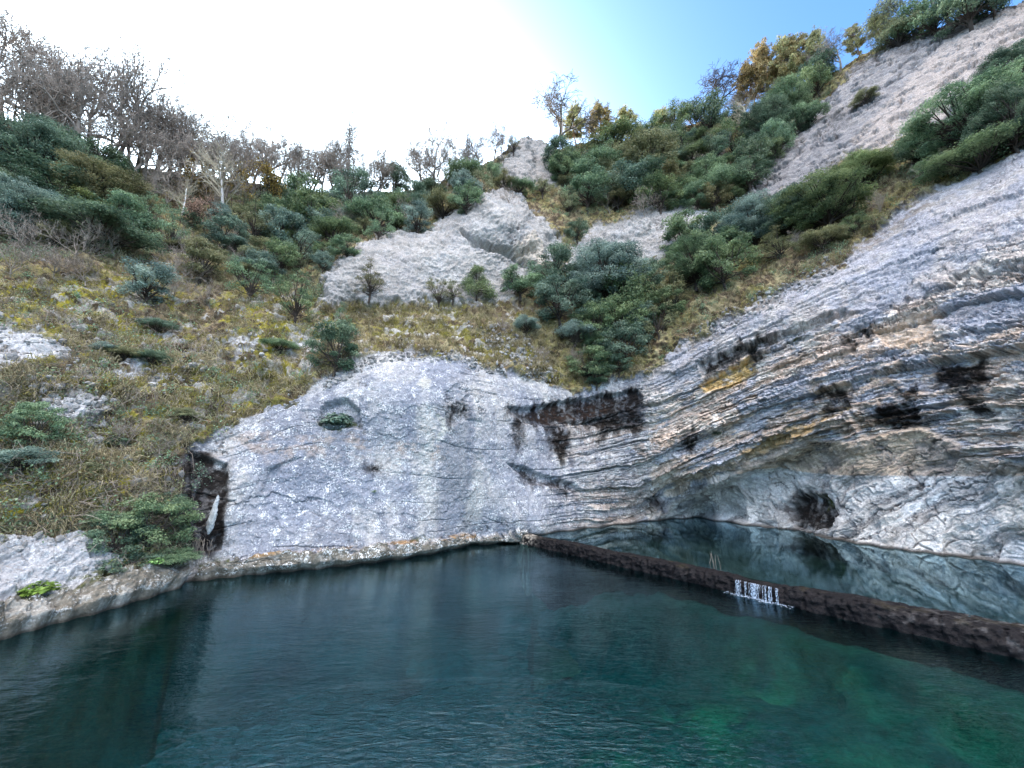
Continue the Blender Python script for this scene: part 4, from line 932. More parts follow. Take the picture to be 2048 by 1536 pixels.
EVER = [(60,265,190,160,'dark',LT,'big'),(165,290,140,130,'dark',LT,'round'),(105,340,190,120,'dark',LT,'round'),(195,345,180,140,'olive',LT,'big'),(225,290,70,60,'mid',LT,'round'),(15,340,130,120,'dark',LT,'round'),(240,400,120,100,'mid',LT,'round'),
 (25,425,150,130,'blue',LS,'big','big rounded blue-green bush at the left edge below the dark crowns'),(195,465,190,90,'dark',LS,'mound','low spreading dark mound of foliage in the middle of the left hillside'),(120,420,100,80,'mid',LS,'loose'),(185,420,100,60,'light',LS,'mound'),(285,430,60,90,'mid',LS,'loose'),
 (290,570,110,90,'blue',LS,'round','rounded blue-grey bush standing above the yellow moss cushion'),(335,462,90,90,'mid',LS,'loose'),(400,515,100,90,'olive',LS,'round'),(445,470,90,80,'dark',LS,'round'),(505,452,110,80,'olive',CS,'loose'),(560,450,110,100,'blue',CS,'round'),(625,430,110,100,'mid',CS,'round'),(605,395,80,80,'mid',CS,'round'),
 (600,500,120,80,'blue',CS,'loose'),(500,560,110,90,'mid',CS,'loose'),(560,520,90,70,'mid',CS,'round'),(590,605,100,110,'mid',CS,'loose'),(540,400,90,80,'dark',CS,'round'),
 (665,700,110,120,'dark',CS,'round','dense dark bush perched at the top left corner of the pale wall'),(680,650,70,80,'mid',CS,'loose','thin upright bush standing behind the dense dark one above the pale wall'),(700,390,90,110,'dark',CS,'round'),(690,350,60,40,'dark',CS,'mound'),
 (670,460,90,70,'mid',CS,'mound'),(750,430,120,80,'mid',CS,'mound'),(795,360,70,60,'dark',CS,'round'),(860,380,60,50,'dark',CS,'mound'),(825,395,70,60,'dark',CS,'round'),(800,410,90,60,'mid',CS,'mound'),(890,415,90,60,'olive',CS,'mound'),(930,345,80,60,'mid',PK,'mound'),(960,370,70,60,'olive',PK,'loose'),(1030,300,40,40,'olive',PK,'loose'),
 (952,565,75,90,'mid',FS,'cone','bushy green small tree against the humped grey slab'),(740,575,75,75,'olive',FS,'loose'),(876,585,70,60,'olive',FS,'loose'),(1040,575,90,70,'mid',FS,'round'),(905,590,50,50,'olive',FS,'loose'),(1050,650,60,50,'blue',FS,'mound','small blue-green bush alone on the grassy terrace'),
 (1110,545,110,100,'dark',GR,'round'),(1215,555,190,140,'blue',GR,'big','big blue-green crown in the centre of the grove above the notch'),(1120,610,130,110,'blue',GR,'round'),(1265,590,120,130,'mid',GR,'round'),(1215,522,100,68,'blue',GR,'round'),(1145,665,80,60,'blue',GR,'mound'),(1180,730,100,80,'mid',GR,'round','lowest green bush overhanging the notch between wall and layered cliff'),(1250,690,120,100,'blue',GR,'round'),(1190,650,110,90,'mid',GR,'round'),(1240,640,120,100,'mid',GR,'round'),(1300,560,80,90,'dark',GR,'round'),(1320,640,90,80,'olive',GR,'loose'),
 (1155,465,50,50,'dark',FS,'round','small dark bush wedged between the two grey slabs'),(1375,470,110,100,'mid',GR,'round'),(1395,530,130,110,'mid',GR,'big'),(1350,590,100,80,'olive',GR,'loose'),(1455,530,130,110,'mid',RC,'round'),(1440,460,110,90,'blue',RC,'round'),
 (1515,446,135,108,'blue',RC,'big'),(1650,416,180,105,'mid',RC,'big','wide green tree leaning over the middle of the cliff edge'),(1588,432,120,105,'dark',RC,'big'),(1725,352,120,75,'light',RC,'big'),(1955,250,210,130,'mid',RC,'big','largest green tree, at the upper right between crag and layered cliff'),(2030,150,110,80,'dark',RC,'big'),(1838,306,90,70,'dark',RC,'round'),(2035,240,120,140,'dark',RC,'big'),(1960,310,160,70,'mid',RC,'mound'),(1560,500,100,60,'olive',RC,'loose'),(1650,480,90,50,'olive',RC,'mound'),
 (1420,240,100,90,'dark',RR,'round'),(1355,250,80,70,'mid',RR,'round'),(1300,262,80,50,'mid',RR,'mound'),(1470,285,100,80,'mid',RR,'loose'),(1540,255,100,95,'dark',RR,'big'),(1578,208,100,85,'mid',RR,'big'),(1638,150,80,60,'dark',RR,'round'),(1510,325,95,90,'dark',RR,'round'),(1562,290,75,75,'mid',RR,'round'),(1640,165,70,60,'mid',RR,'round'),(1500,360,90,70,'dark',RR,'round'),(1440,370,110,80,'mid',RR,'mound'),(1380,375,90,60,'mid',RR,'mound'),
 (1230,285,110,70,'mid',PK,'mound'),(1300,330,130,90,'olive',PK,'round'),(1200,335,110,80,'mid',PK,'mound'),(1175,385,100,80,'mid',PK,'round'),(1260,375,130,80,'blue',PK,'round'),(1320,395,100,70,'mid',PK,'round'),(1130,340,80,70,'mid',PK,'round'),(1250,320,110,70,'olive',PK,'mound'),(1385,310,70,60,'mid',RR,'mound'),(1140,400,60,60,'olive',PK,'loose'),(1003,375,60,40,'olive',PK,'mound'),(1040,385,60,36,'mid',PK,'mound'),(1085,378,60,40,'olive',PK,'loose'),(985,350,50,50,'mid',PK,'round'),(1122,345,60,60,'mid',PK,'round'),(1290,370,110,80,'dark',PK,'round'),
 (1880,40,130,90,'mid',RR,'round'),(1940,30,130,90,'dark',RR,'round'),(1800,75,90,60,'olive',RR,'mound'),(1985,15,100,60,'dark',RR,'round'),(1732,200,45,38,'olive',RR,'mound'),
 (65,850,100,110,'mid',LB,'round','rounded green bush against the pale broken rock low on the left bank'),(40,925,110,70,'blue',LB,'mound'),(300,1040,150,120,'mid',LB,'round','bright green bush hanging over the corner of the left ledge'),(230,1060,120,100,'dark',LB,'round'),(345,1075,110,90,'mid',LB,'loose'),(560,690,70,40,'mid',CS,'mound'),(255,1105,130,60,'dark',LB,'mound'),(200,1030,80,50,'mid',LB,'mound'),(335,1010,70,60,'dark',LB,'round'),(325,1120,90,50,'mid',LB,'mound'),(315,640,60,40,'dark',LB,'mound'),(210,690,50,34,'blue',LB,'mound'),(300,710,60,40,'dark',LB,'mound'),(240,860,50,36,'dark',LB,'mound'),(370,830,60,40,'olive',LB,'mound'),(180,930,50,36,'olive',LB,'mound'),(250,700,60,40,'olive',LB,'mound')]
EVER = [(e[0], e[1]+42, e[2]*.95, e[3]*.78)+e[4:] if e[5] == LT else e for e in EVER]
for e in EVER: ev(*e)
# fill of smaller bushes between the larger ones
used = [(e[0], e[1]) for e in EVER]
FILL = [([(440,420),(640,390),(860,390),(980,350),(980,400),(850,440),(720,490),(640,540),(480,560)], 30, CS, ('mid', 'olive', 'blue', 'mid')),
 ([(1110,320),(1300,280),(1480,240),(1560,300),(1480,390),(1430,400),(1280,395),(1140,400)], 40, PK, ('mid', 'olive', 'mid', 'dark')),
 ([(1560,280),(1700,140),(1640,230),(1540,340)], 2, RR, ('mid', 'dark')), ([(1060,640),(1120,575),(1330,550),(1430,450),(1500,480),(1300,680),(1200,760),(1150,740)], 16, GR, ('mid', 'blue', 'dark')),
 ([(60,400),(300,380),(420,470),(300,540),(80,480)], 10, LS, ('olive', 'mid', 'dark')), ([(20,270),(180,300),(300,420),(60,420)], 3, LT, ('dark', 'mid')),
 ([(1480,480),(1600,460),(1800,370),(2000,270),(2040,280),(1700,480),(1560,540)], 4, RC, ('olive', 'mid'))]
for poly, n, where, tones in FILL:
    A = np.array(poly); k = 0; tries = 0
    while k < n and tries < 3000:
        tries += 1; x = random.uniform(A[:, 0].min(), A[:, 0].max()); y = random.uniform(A[:, 1].min(), A[:, 1].max())
        if sdf(poly, np.array([x]), np.array([y]))[0] > 0 or min((x-a)**2+((y-b)*1.3)**2 for a, b in used) < 29**2: continue
        used.append((x, y)); k += 1; w = random.uniform(45, 85)
        ev(x, y, w, w*random.uniform(.65, .95), random.choice(tones), where, random.choice(('round', 'mound', 'loose', 'round')))
# bare trees along the ridges
LRG, RRG, CRG = 'on the left ridge', 'on the right ridge', 'on the middle ridge'
def bare(bx, by, w, h, where, key=None, mat='grey', own=None, lean=0.0, name='bare_tree', desc='twisted leafless oak'):
    key = key or f'oak{random.randrange(7)}'
    size = 'tall' if h > 125 else ('short' if h < 75 else 'medium')
    plant(name, 'tree', key, bx, by, w, h, mat, f'{size} {desc} {where}', 'leafless trees on the ridges', own, lean)
BARE = [(15,250,150,170),(-40,240,150,190),(95,280,120,110),(130,300,130,160),(175,320,130,190),(225,330,150,190),(270,345,130,170),(310,350,120,140),(345,360,110,110),(60,290,110,110),(385,370,90,80),(430,375,110,110),(470,380,90,110),
 (505,385,90,90),(540,390,100,115),(640,395,80,90),(675,395,110,100),(705,400,100,115),(735,395,70,80),(760,395,60,55),(835,390,80,85),(865,385,90,95),(895,375,80,85),(925,365,70,70),(955,345,70,65),(985,325,60,60),(1005,320,50,50),(410,360,90,70),(260,370,130,110),(320,390,120,110),(370,400,110,100),(450,420,110,100),(200,360,120,110),(585,400,80,80),(40,300,130,120),(85,330,120,130),(150,350,140,150),(190,340,120,170),(250,350,120,150),(290,365,120,130),(335,375,110,120),(445,395,100,100),(490,400,90,90),(525,405,80,90),(655,405,80,80),(690,410,80,70),(120,260,120,120),(0,290,120,120),(850,395,70,70),(880,385,70,80),(910,375,60,70),(70,265,110,150),(105,275,110,130),(85,300,110,110),(350,345,100,90),(405,365,90,85),(450,370,90,85),(490,378,80,80),(555,388,80,80),(590,392,80,85),(625,398,80,80),(660,392,80,85),(720,394,80,80),(750,392,70,70),(785,390,70,60),(850,380,70,75),(940,358,60,65)]
for b in BARE: bare(b[0], b[1], b[2]*1.15, b[3]*(1.3 if b[0] < 420 else 1.4), LRG if b[0] < 620 else CRG)
bare(570,405,80,140,LRG,'oak3','grey','leafless oak with a stout snapped leader, tallest in the dip of the left ridge')
bare(610,400,90,120,LRG,'oak5')
bare(815,400,40,110,CRG,'pole0','grey','lone spindly bare pole of a tree rising above the middle ridge')
bare(1108,292,165,125,RRG,'oak6','grey','bare tree right beside the pointed rock knob, against pale sky')
bare(1440,235,120,115,RRG,'oak4','dark','round-crowned bare oak outlined against blue sky on the right ridge')
bare(1508,292,100,110,RRG,'birch1','pale','pale-trunked bare tree among bushes left of the crag', name='bare_tree', desc='pale bare tree')
bare(1385,250,70,50,RRG); bare(1480,235,60,60,RRG); bare(1680,150,80,80,RRG); bare(1640,165,70,70,RRG); bare(1830,80,110,110,RRG,'leafy0','olive','thinly leaved tree at the top of the crag against the sky'); bare(1900,50,120,90,RRG); bare(1775,95,70,60,RRG); bare(1330,268,50,40,RRG)
# the birch and its colourful neighbours
plant('birch_tree', 'tree', 'birch0', 442, 448, 110, 165, 'white', 'white-barked bare birch in the middle of the left hillside', None, 'tall bare birch with a white trunk beside the russet oak')
plant('birch_tree', 'tree', 'birch1', 362, 430, 70, 90, 'white', '', None, 'smaller thin birch left of the white-trunked one')
plant('yellow_tree', 'tree', 'leafy0', 520, 440, 95, 100, 'yellow', '', None, 'slender tree with sparse golden yellow leaves right of the birch')
plant('russet_oak', 'tree', 'leafy0', 405, 478, 90, 95, 'russet', '', None, 'small oak still holding dry russet leaves left of the birch')
plant('willow_bush', 'bush', 'leafy1', 380, 395, 90, 80, 'yellow', '', None, 'upright bush of yellowish twigs under the left ridge oaks')
# pines catching the sun on the right ridge
PINES = [(1150,285,60,75),(1205,272,75,65),(1255,272,60,55),(1325,262,50,45),(1510,205,80,80),(1545,180,80,110),(1585,170,85,105),(1615,160,70,95),(1640,150,60,85),(1565,195,70,80),(1720,108,50,60),(1770,85,50,50)]
for i, (x, y, w, h) in enumerate(PINES): plant('pine_tree', 'tree', f'pine{i%3}', x, y+6, w, h, 'pine', f"{'tall ' if h > 90 else 'low ' if h < 60 else ''}sunlit open-crowned pine on the right ridge", 'sunlit pines along the right ridge')
# leafless shrubs of thin twigs
for x, y, w, h in [(60,520,130,90),(150,530,150,90),(230,520,110,70),(110,560,120,60),(330,560,110,80),(370,520,90,70),(20,560,100,80),(450,540,80,60),(700,470,90,60),(820,460,80,60),(880,445,60,50),(1010,430,60,40),(1290,440,70,50),(1220,430,70,50),(1450,330,80,60),(1560,470,60,40),(1600,500,60,40),(1860,370,80,50),(1760,430,60,50),(1150,740,70,50),(1090,730,60,40),(1010,680,60,50),(260,880,90,70),(310,920,80,60),(480,380,90,70),(330,330,100,80),(150,340,120,80),(720,400,80,50),(850,400,80,50),(40,500,120,80),(100,490,110,70),(170,570,110,60),(270,480,90,70),(380,560,90,70),(420,430,90,80),(330,410,100,90),(290,400,100,80),(460,500,80,60),(530,480,80,60),(200,510,110,70),(60,590,90,50),(480,440,80,80),(420,610,80,50),(350,600,80,60)]:
    plant('twiggy_shrub', 'shrub', f'shrub{random.randrange(3)}', x, y, w, h, 'grey', 'leafless grey twiggy shrub ' + (LS if x < 500 and y > 450 else LT if x < 620 else 'beside the grey slabs' if x < 1100 and y < 500 else 'on the grassy terrace' if x < 1200 and y > 600 else 'on the right hand slopes'), 'leafless twiggy shrubs')
# every label singles out one plant: look, place, then its turn from the left
ORD = ['leftmost', 'second', 'third', 'fourth', 'fifth', 'sixth', 'seventh', 'eighth', 'ninth', 'tenth', 'eleventh', 'twelfth', 'thirteenth', 'fourteenth', 'fifteenth', 'sixteenth', 'seventeenth', 'eighteenth', 'nineteenth', 'twentieth']
from collections import defaultdict
bags = defaultdict(list)
for d in ALL:
    if d['own'] and len(d['own'].split()) > 16: print('LONG', d['own'])
    if d['own']: d['o']['label'] = d['own']
    else: bags[d['desc']].append(d)
for desc, L in bags.items():
    L.sort(key=lambda d: d['px'])
    for i, d in enumerate(L):
        d['o']['label'] = desc if len(L) == 1 else (f'{desc}, leftmost' if i == 0 else f'{desc}, rightmost' if i == len(L)-1 else f'{desc}, {ORD[i] if i < 20 else str(i+1)+"th"} from left')

# ------------------------------------------------------------------ ground cover nobody could count
def scatter(polys, n, r):
    X, Yy = [], []
    for poly, share in polys:
        A = np.array(poly, float); m = int(n*share); got = 0
        while got < m:
            x = r.uniform(A[:, 0].min(), A[:, 0].max(), m*3); y = r.uniform(A[:, 1].min(), A[:, 1].max(), m*3)
            k = sdf(poly, x, y) < 0; x, y = x[k][:m-got], y[k][:m-got]; X.append(x); Yy.append(y); got += len(x)
    return np.concatenate(X), np.concatenate(Yy)
def rock_at(px, py):
    c = np.clip(np.interp(px, PXS, np.arange(ncol)).round().astype(int), 0, ncol-1); v = np.clip((ywl(px)-py)/(ywl(px)-yrl(px)), 0, 1)*(NV-1)
    return rock[np.clip(v.round().astype(int), 0, NV-1), c]
def grass(name, mat, polys, n, blades, length, width, label, droop=0.8, seed=1, onrock=0.35, spread=0.10):
    r = np.random.default_rng(seed); x, y = scatter(polys, n, r); k = (rock_at(x, y) < onrock); x, y = x[k], y[k]
    p, nn = at(x, y); dn = fbm(p, 1.1, 4, 0.6, seed=80+seed); k = dn > r.random(len(x))*0.45-0.22; p, nn, dn = p[k], nn[k], dn[k]; m = len(p)
    p = np.repeat(p, blades, 0)+r.normal(size=(m*blades, 3))*spread; nn = np.repeat(nn, blades, 0); q = m*blades
    tt = np.repeat(np.clip(r.random(m)**1.3+0.5*fbm(p[::blades] if False else np.ascontiguousarray(p.reshape(m, blades, 3)[:, 0]), 2.2, 3, seed=85+seed), 0, 1), blades)*0.75+r.random(q)*0.25
    d = nn*0.5+np.array([0, 0, 0.75])+r.normal(size=(q, 3))*0.45; d /= np.linalg.norm(d, axis=1, keepdims=True)
    L = (length*(0.5+0.9*r.random(q))*np.repeat((0.45+0.9*r.random(m)**2)*(1+1.1*np.clip(dn, -.5, .6)), blades))[:, None]
    side = np.cross(d, r.normal(size=(q, 3))); side /= np.linalg.norm(side, axis=1, keepdims=True)+1e-9
    w = width*(0.6+0.8*r.random(q))[:, None]; g = np.array([0, 0, -1.0])+nn*0.5
    b0 = p-nn*0.05; b1 = b0+d*L*0.5+g*L*0.08*droop; b2 = b0+d*L*0.8+g*L*0.55*droop
    V_ = np.stack([b0-side*w, b0+side*w, b1-side*w*0.8, b1+side*w*0.8, b2], 1).reshape(-1, 3); b = (np.arange(q)*5)[:, None]
    F4 = b+[[0, 1, 3, 2]]; F3 = b+[[2, 3, 4]]
    t = np.repeat(np.clip(tt, 0, 1), 5)
    o = mesh_obj(name, V_, [F4, F3], mat, None, np.stack([t]*3, 1), False)
    tag(o, label, 'grass', None, 'stuff'); return o
LBANK = [(-120,1110),(-120,540),(300,520),(420,500),(640,600),(640,770),(430,865),(384,890),(360,1120),(200,1160)]
TERR = [(640,612),(1010,612),(1100,620),(1300,700),(1280,745),(1140,775),(1010,745),(900,712),(760,710),(640,770)]
UPL = [(-100,540),(-50,260),(200,320),(500,372),(800,390),(1000,320),(980,390),(870,445),(700,500),(640,610),(420,520)]
UPR = [(1090,310),(1300,280),(1500,225),(1700,125),(1640,220),(1490,395),(1420,500),(1300,640),(1120,600),(1130,450),(1050,390)]
RCT = [(1300,740),(1420,560),(1560,420),(1700,320),(1830,270),(2048,200),(2100,260),(1940,352),(1760,450),(1680,525),(1500,610),(1350,700)]
RIMS = [(370,900),(430,855),(600,785),(760,700),(900,700),(1140,765),(1290,735),(1290,750),(1140,785),(900,722),(760,722),(620,790),(430,880)]
grass('dry_grass', LEAF['straw'], [(LBANK, .40), (TERR, .28), (UPL, .17), (RCT, .10), (UPR, .05)], 20000, 14, 0.55, 0.012, 'dry straw-coloured grass tufts hanging on the slopes', 0.9, 1)
grass('rough_grass', LEAF['grass'], [(LBANK, .45), (TERR, .30), (UPR, .10), (RCT, .15)], 11000, 12, 0.38, 0.012, 'greenish rough grass tufts among the moss of the slopes', 0.8, 2)
def scrub(name, mat, polys, n, per, size, spread, label, seed, onrock=0.4):
    r = np.random.default_rng(seed); x, y = scatter(polys, n, r); k = rock_at(x, y) < onrock; p, nn = at(x[k], y[k]); m = len(p)
    sp = (0.5+r.random(m))*spread
    c = np.repeat(p+nn*sp[:, None]*0.5, per, 0)+unit(r, m*per)*(np.repeat(sp, per)*r.random(m*per)**0.5)[:, None]*np.array([1, 1, .8])
    nr_ = unit(r, m*per)+np.array([0, 0, .4]); nr_ /= np.linalg.norm(nr_, axis=1, keepdims=True)
    V_, F_, t_ = leaves(c, nr_, size*(.6+.8*r.random(m*per)), r)
    tag(mesh_obj(name, V_, F_, mat, None, t_, False), label, 'undergrowth', None, 'stuff')
scrub('undergrowth', LEAF['olive'], [(LBANK, .12), (UPL, .45), (UPR, .33), (RCT, .10)], 2600, 60, 0.085, 0.42, 'low olive undergrowth covering the slopes between the bushes', 3)
scrub('low_foliage', LEAF['mid'], [(UPL, .38), (UPR, .42), (RCT, .10), (LBANK, .10)], 1700, 70, 0.09, 0.5, 'low green foliage covering the upper slopes', 4)
def brush(name, polys, n, label, seed, rmax=0.010):
    r = np.random.default_rng(seed); x, y = scatter(polys, n, r); k = rock_at(x, y) < 0.5; p, nn = at(x[k], y[k]); m = len(p)
    P0, P1, R0, R1 = [], [], [], []
    d = nn*0.5+unit(r, m)*0.9+np.array([0, 0, .15]); d /= np.linalg.norm(d, axis=1, keepdims=True); L = (0.5+1.1*r.random(m))[:, None]
    a = p-nn*0.03; rad = 0.004+rmax*r.random(m)**2
    for s in range(4):
        d = d+r.normal(size=d.shape)*0.32+np.array([0, 0, -.12]); d /= np.linalg.norm(d, axis=1, keepdims=True); b = a+d*L/4
        P0.append(a); P1.append(b); R0.append(rad*(1-.2*s)); R1.append(rad*(1-.2*(s+1)))
        e = d+r.normal(size=d.shape)*0.7; e /= np.linalg.norm(e, axis=1, keepdims=True); P0.append(b); P1.append(b+e*L*0.2); R0.append(rad*.5); R1.append(rad*.3)
        a = b
    V_, F_ = tubes(np.concatenate(P0), np.concatenate(P1), np.concatenate(R0), np.concatenate(R1), 3)
    tag(mesh_obj(name, V_, F_, BARK['dry'], None, None, True), label, 'brushwood', None, 'stuff')
brush('brushwood', [(LBANK, .38), (UPL, .42), (UPR, .12), (RCT, .08)], 8500, 'tangled dead grey brushwood lying on the slopes', 5)
brush('fallen_branches', [(LBANK, 1.0)], 800, 'pale twisted dead branches caught in the grass of the left bank', 8, 0.022)
# loose stones
def scree(name, polys, n, smin, smax, label, seed, mat):
    r = np.random.default_rng(seed); x, y = scatter(polys, n, r); p, nn = at(x, y); m = len(p)
    g_ = (1+5**.5)/2; base = np.array([(-1,g_,0),(1,g_,0),(-1,-g_,0),(1,-g_,0),(0,-1,g_),(0,1,g_),(0,-1,-g_),(0,1,-g_),(g_,0,-1),(g_,0,1),(-g_,0,-1),(-g_,0,1)])*0.28
    fc = np.array([(0,11,5),(0,5,1),(0,1,7),(0,7,10),(0,10,11),(1,5,9),(5,11,4),(11,10,2),(10,7,6),(7,1,8),(3,9,4),(3,4,2),(3,2,6),(3,6,8),(3,8,9),(4,9,5),(2,4,11),(6,2,10),(8,6,7),(9,8,1)])
    s = (smin+(smax-smin)*r.random(m)**3)
    V_ = base[None]*(1+0.45*r.normal(size=(m, 12, 3))*0.45)*(s[:, None]*(0.6+0.8*r.random((m, 3))))[:, None, :]
    an = r.random(m)*6.283; c, sn = np.cos(an)[:, None], np.sin(an)[:, None]
    V_ = np.stack([V_[..., 0]*c-V_[..., 1]*sn, V_[..., 0]*sn+V_[..., 1]*c, V_[..., 2]], -1)+(p+nn*s[:, None]*0.2)[:, None]
    cc = np.repeat(0.16+0.28*r.random(m), 12); cols = np.stack([cc, cc*.97, cc*.93], 1)
    tag(mesh_obj(name, V_.reshape(-1, 3), (np.arange(m)[:, None, None]*12+fc[None]).reshape(-1, 3), mat, None, cols, False, {'rock': np.ones(m*12), 'lichen': np.zeros(m*12)}), label, 'stones', None, 'stuff')
scree('loose_stones', [([(920,650),(990,650),(1080,700),(1120,760),(1060,760),(1000,720)], .42), ([(640,770),(760,705),(900,705),(1010,740),(1010,755),(900,722),(760,725),(650,785)], .18), ([(1350,690),(1560,560),(1680,500),(1700,530),(1560,610),(1400,690)], .22), ([(0,640),(210,640),(220,760),(0,770)], .12), ([(60,770),(230,770),(230,850),(60,850)], .12), (LBANK, .18), ([(280,700),(520,660),(540,740),(300,780)], .08)], 2600, 0.04, 0.28, 'pale loose stones strewn over the slopes', 6, M['rock'])

# ------------------------------------------------------------------ single small things
ALL2 = []
def hang(name, label, cat, px, py, n, length, spread, mat, leafmat=None, seed=1, leafn=10, leafs=0.09, out=0.10, rad=0.008):
    """strands hanging down a face from survey position (px, py)"""
    r = np.random.default_rng(seed); p, nn = at(px, py); root = empty(name, p, label, cat)
    P0, P1, R0, R1, C = [], [], [], [], []
    for i in range(n):
        a = p*(n <= 10)+r.normal(size=3)*spread*np.array([1, 1, .25]); L = length*(0.5+0.6*r.random()); k = 8; d = nn*0.8+r.normal(size=3)*0.3
        for s in range(k):
            d = d*0.55+np.array([0, 0, -1.0])*0.6+r.normal(size=3)*0.22; st = d/np.linalg.norm(d)*L/k; b = a+st; 
            P0.append(a); P1.append(b); R0.append(rad*(1-s/k*.6)); R1.append(rad*(1-(s+1)/k*.6)); a = b
            if leafmat: C.append(b+r.normal(size=(leafn, 3))*0.07)
        
    off = nn*out
    if n <= 10:
        for i in range(n): V_, F_ = tubes(np.array(P0[i*8:i*8+8])+off, np.array(P1[i*8:i*8+8])+off, R0[i*8:i*8+8], R1[i*8:i*8+8], 4); mesh_obj('strand', V_-p, F_, mat, root)
    else: V_, F_ = tubes(np.array(P0)+off, np.array(P1)+off, R0, R1, 4); mesh_obj('stalks', V_, F_, mat, root)
    if leafmat:
        C = np.concatenate(C)+off-p; N_ = unit(r, len(C))+nn; N_ /= np.linalg.norm(N_, axis=1, keepdims=True); V_, F_, t_ = leaves(C, N_, leafs*(.6+.8*r.random(len(C))), r, 0.8); mesh_obj('leaves', V_, F_, leafmat, root, t_, False)
    return root
hang('ivy', 'narrow ivy strand hanging beside the black stain at the wall corner', 'ivy', 377, 930, 4, 2.3, 0.07, BARK['dark'], LEAF['blue'], 11, 7, 0.075, 0.25)
hang('ivy', 'longest ivy trail, falling to the water at the ledge corner', 'ivy', 355, 1075, 6, 1.8, 0.12, BARK['dark'], LEAF['mid'], 12, 8, 0.08, 0.35)
hang('ivy', 'ivy trail hanging over the dark hollow left of the ledge corner', 'ivy', 310, 1075, 5, 1.1, 0.10, BARK['dark'], LEAF['mid'], 13, 8, 0.08, 0.35)
hang('hanging_roots', 'tangle of dead roots hanging at the foot of the black stain', 'roots', 402, 1080, 26, 1.2, 0.18, BARK['dry'], None, 14, out=0.3, rad=0.011)
hang('dry_plant', 'tuft of dry grey stalks hanging below the black seepage', 'plant', 1158, 845, 34, 1.5, 0.28, BARK['dry'], None, 15, out=0.15, rad=0.010)
hang('dry_plant', 'long bleached dead grass beard hanging on the left bank', 'plant', 345, 690, 60, 2.2, 0.42, BARK['dry'], None, 16, out=0.2, rad=0.008)
hang('dry_plant', 'dead branching grey plant drooping on the grass below the bushes', 'plant', 490, 625, 34, 1.2, 0.40, BARK['dry'], None, 17, out=0.4, rad=0.009)
for i, (x, y, n_, L_, sp_) in enumerate([(250,650,40,1.1,.35),(415,700,40,1.2,.4),(180,740,36,1.0,.35),(120,770,36,.9,.3),(290,790,46,1.4,.4),(340,840,46,1.3,.4),(230,890,40,1.2,.4),(150,980,40,1.0,.35),(60,1040,40,1.0,.4),(330,940,46,1.3,.35),(440,800,36,.9,.4),(20,700,36,.9,.35),(240,1000,36,.8,.35)]):
    o = hang('dry_plant', '', 'plant', x, y, n_, L_, sp_, BARK['dry'], None, 40+i, out=0.22, rad=0.007)
    o['group'] = 'dry stems hanging on the left bank'; ALL2.append((x, y, o))
ALL2.sort(key=lambda q: q[0])
for i, (x, y, o) in enumerate(ALL2): o['label'] = f"bundle of dry hanging stems on the left bank, {ORD[i]}{'' if i == 0 else ' from left'}"
# leaning pale stone in front of the black stain
def pale_stone():
    p, nn = at(412, 1066); mb = MB(); r = np.random.default_rng(5)
    zz = np.linspace(-0.1, 1.45, 26); k = 14; rings = []
    for i, z in enumerate(zz):
        f = i/25; w = 0.125*max(0.05, 1-abs(2*f-1)**5)**0.5*(0.9+0.25*math.sin(f*5)); a = np.arange(k)*2*math.pi/k
        rr = w*(1+0.22*r.normal(size=k)*0.7); rings.append(np.stack([np.cos(a)*rr+0.14*f, np.sin(a)*rr*0.6, np.full(k, z)], 1))
    V_ = np.concatenate(rings); i = np.arange(25)[:, None]*k; j = np.arange(k)[None]; F_ = np.stack([i+j, i+(j+1) % k, i+k+(j+1) % k, i+k+j], -1).reshape(-1, 4)
    o = mesh_obj('standing_stone', V_, F_, M['rock'], None, np.broadcast_to(np.array([[.42, .44, .44]]), V_.shape), True, {'rock': np.zeros(len(V_)), 'lichen': np.full(len(V_), .4)})
    o.location = p+nn*0.52; tag(o, 'narrow pale stone leaning upright against the black stain', 'stone')
pale_stone()
def leafy_plant(px, py, label, n, R_, mat, seed):
    r = np.random.default_rng(seed); p, nn = at(px, py); root = empty('leafy_plant', p+nn*0.1, label, 'plant')
    d = unit(r, n); d[:, 2] = np.abs(d[:, 2])*0.7+.1; c = d*R_*(0.4+0.6*r.random(n))[:, None]
    N_ = d*.5+np.array([0, 0, .8])+unit(r, n)*.4; N_ /= np.linalg.norm(N_, axis=1, keepdims=True); V_, F_, t_ = leaves(c, N_, R_*0.30*(.6+.8*r.random(n)), r, .7); mesh_obj('leaves', V_, F_, mat, root, t_, False)
    V_, F_ = tubes(np.zeros((n//4, 3))-nn*0.1, c[:n//4], np.full(n//4, .006), np.full(n//4, .003), 3); mesh_obj('stems', V_, F_, mat, root, np.full((len(V_), 3), .3))
leafy_plant(70, 1192, 'fresh bright green leafy plant on the left ledge by the water', 240, 0.42, LEAF['fresh'], 21)
leafy_plant(285, 1150, 'small fresh green plant on the ledge under the hanging bush', 90, 0.26, LEAF['fresh'], 22)
leafy_plant(672, 846, 'grassy green plant growing in the arched niche of the pale wall', 320, 0.85, LEAF['blue'], 23)
leafy_plant(1435, 868, 'dark green tuft clinging to the layered cliff face', 160, 0.34, LEAF['dark'], 24)
leafy_plant(748, 985, 'tiny round moss tuft on the blue-grey part of the wall', 60, 0.16, LEAF['mid'], 25)
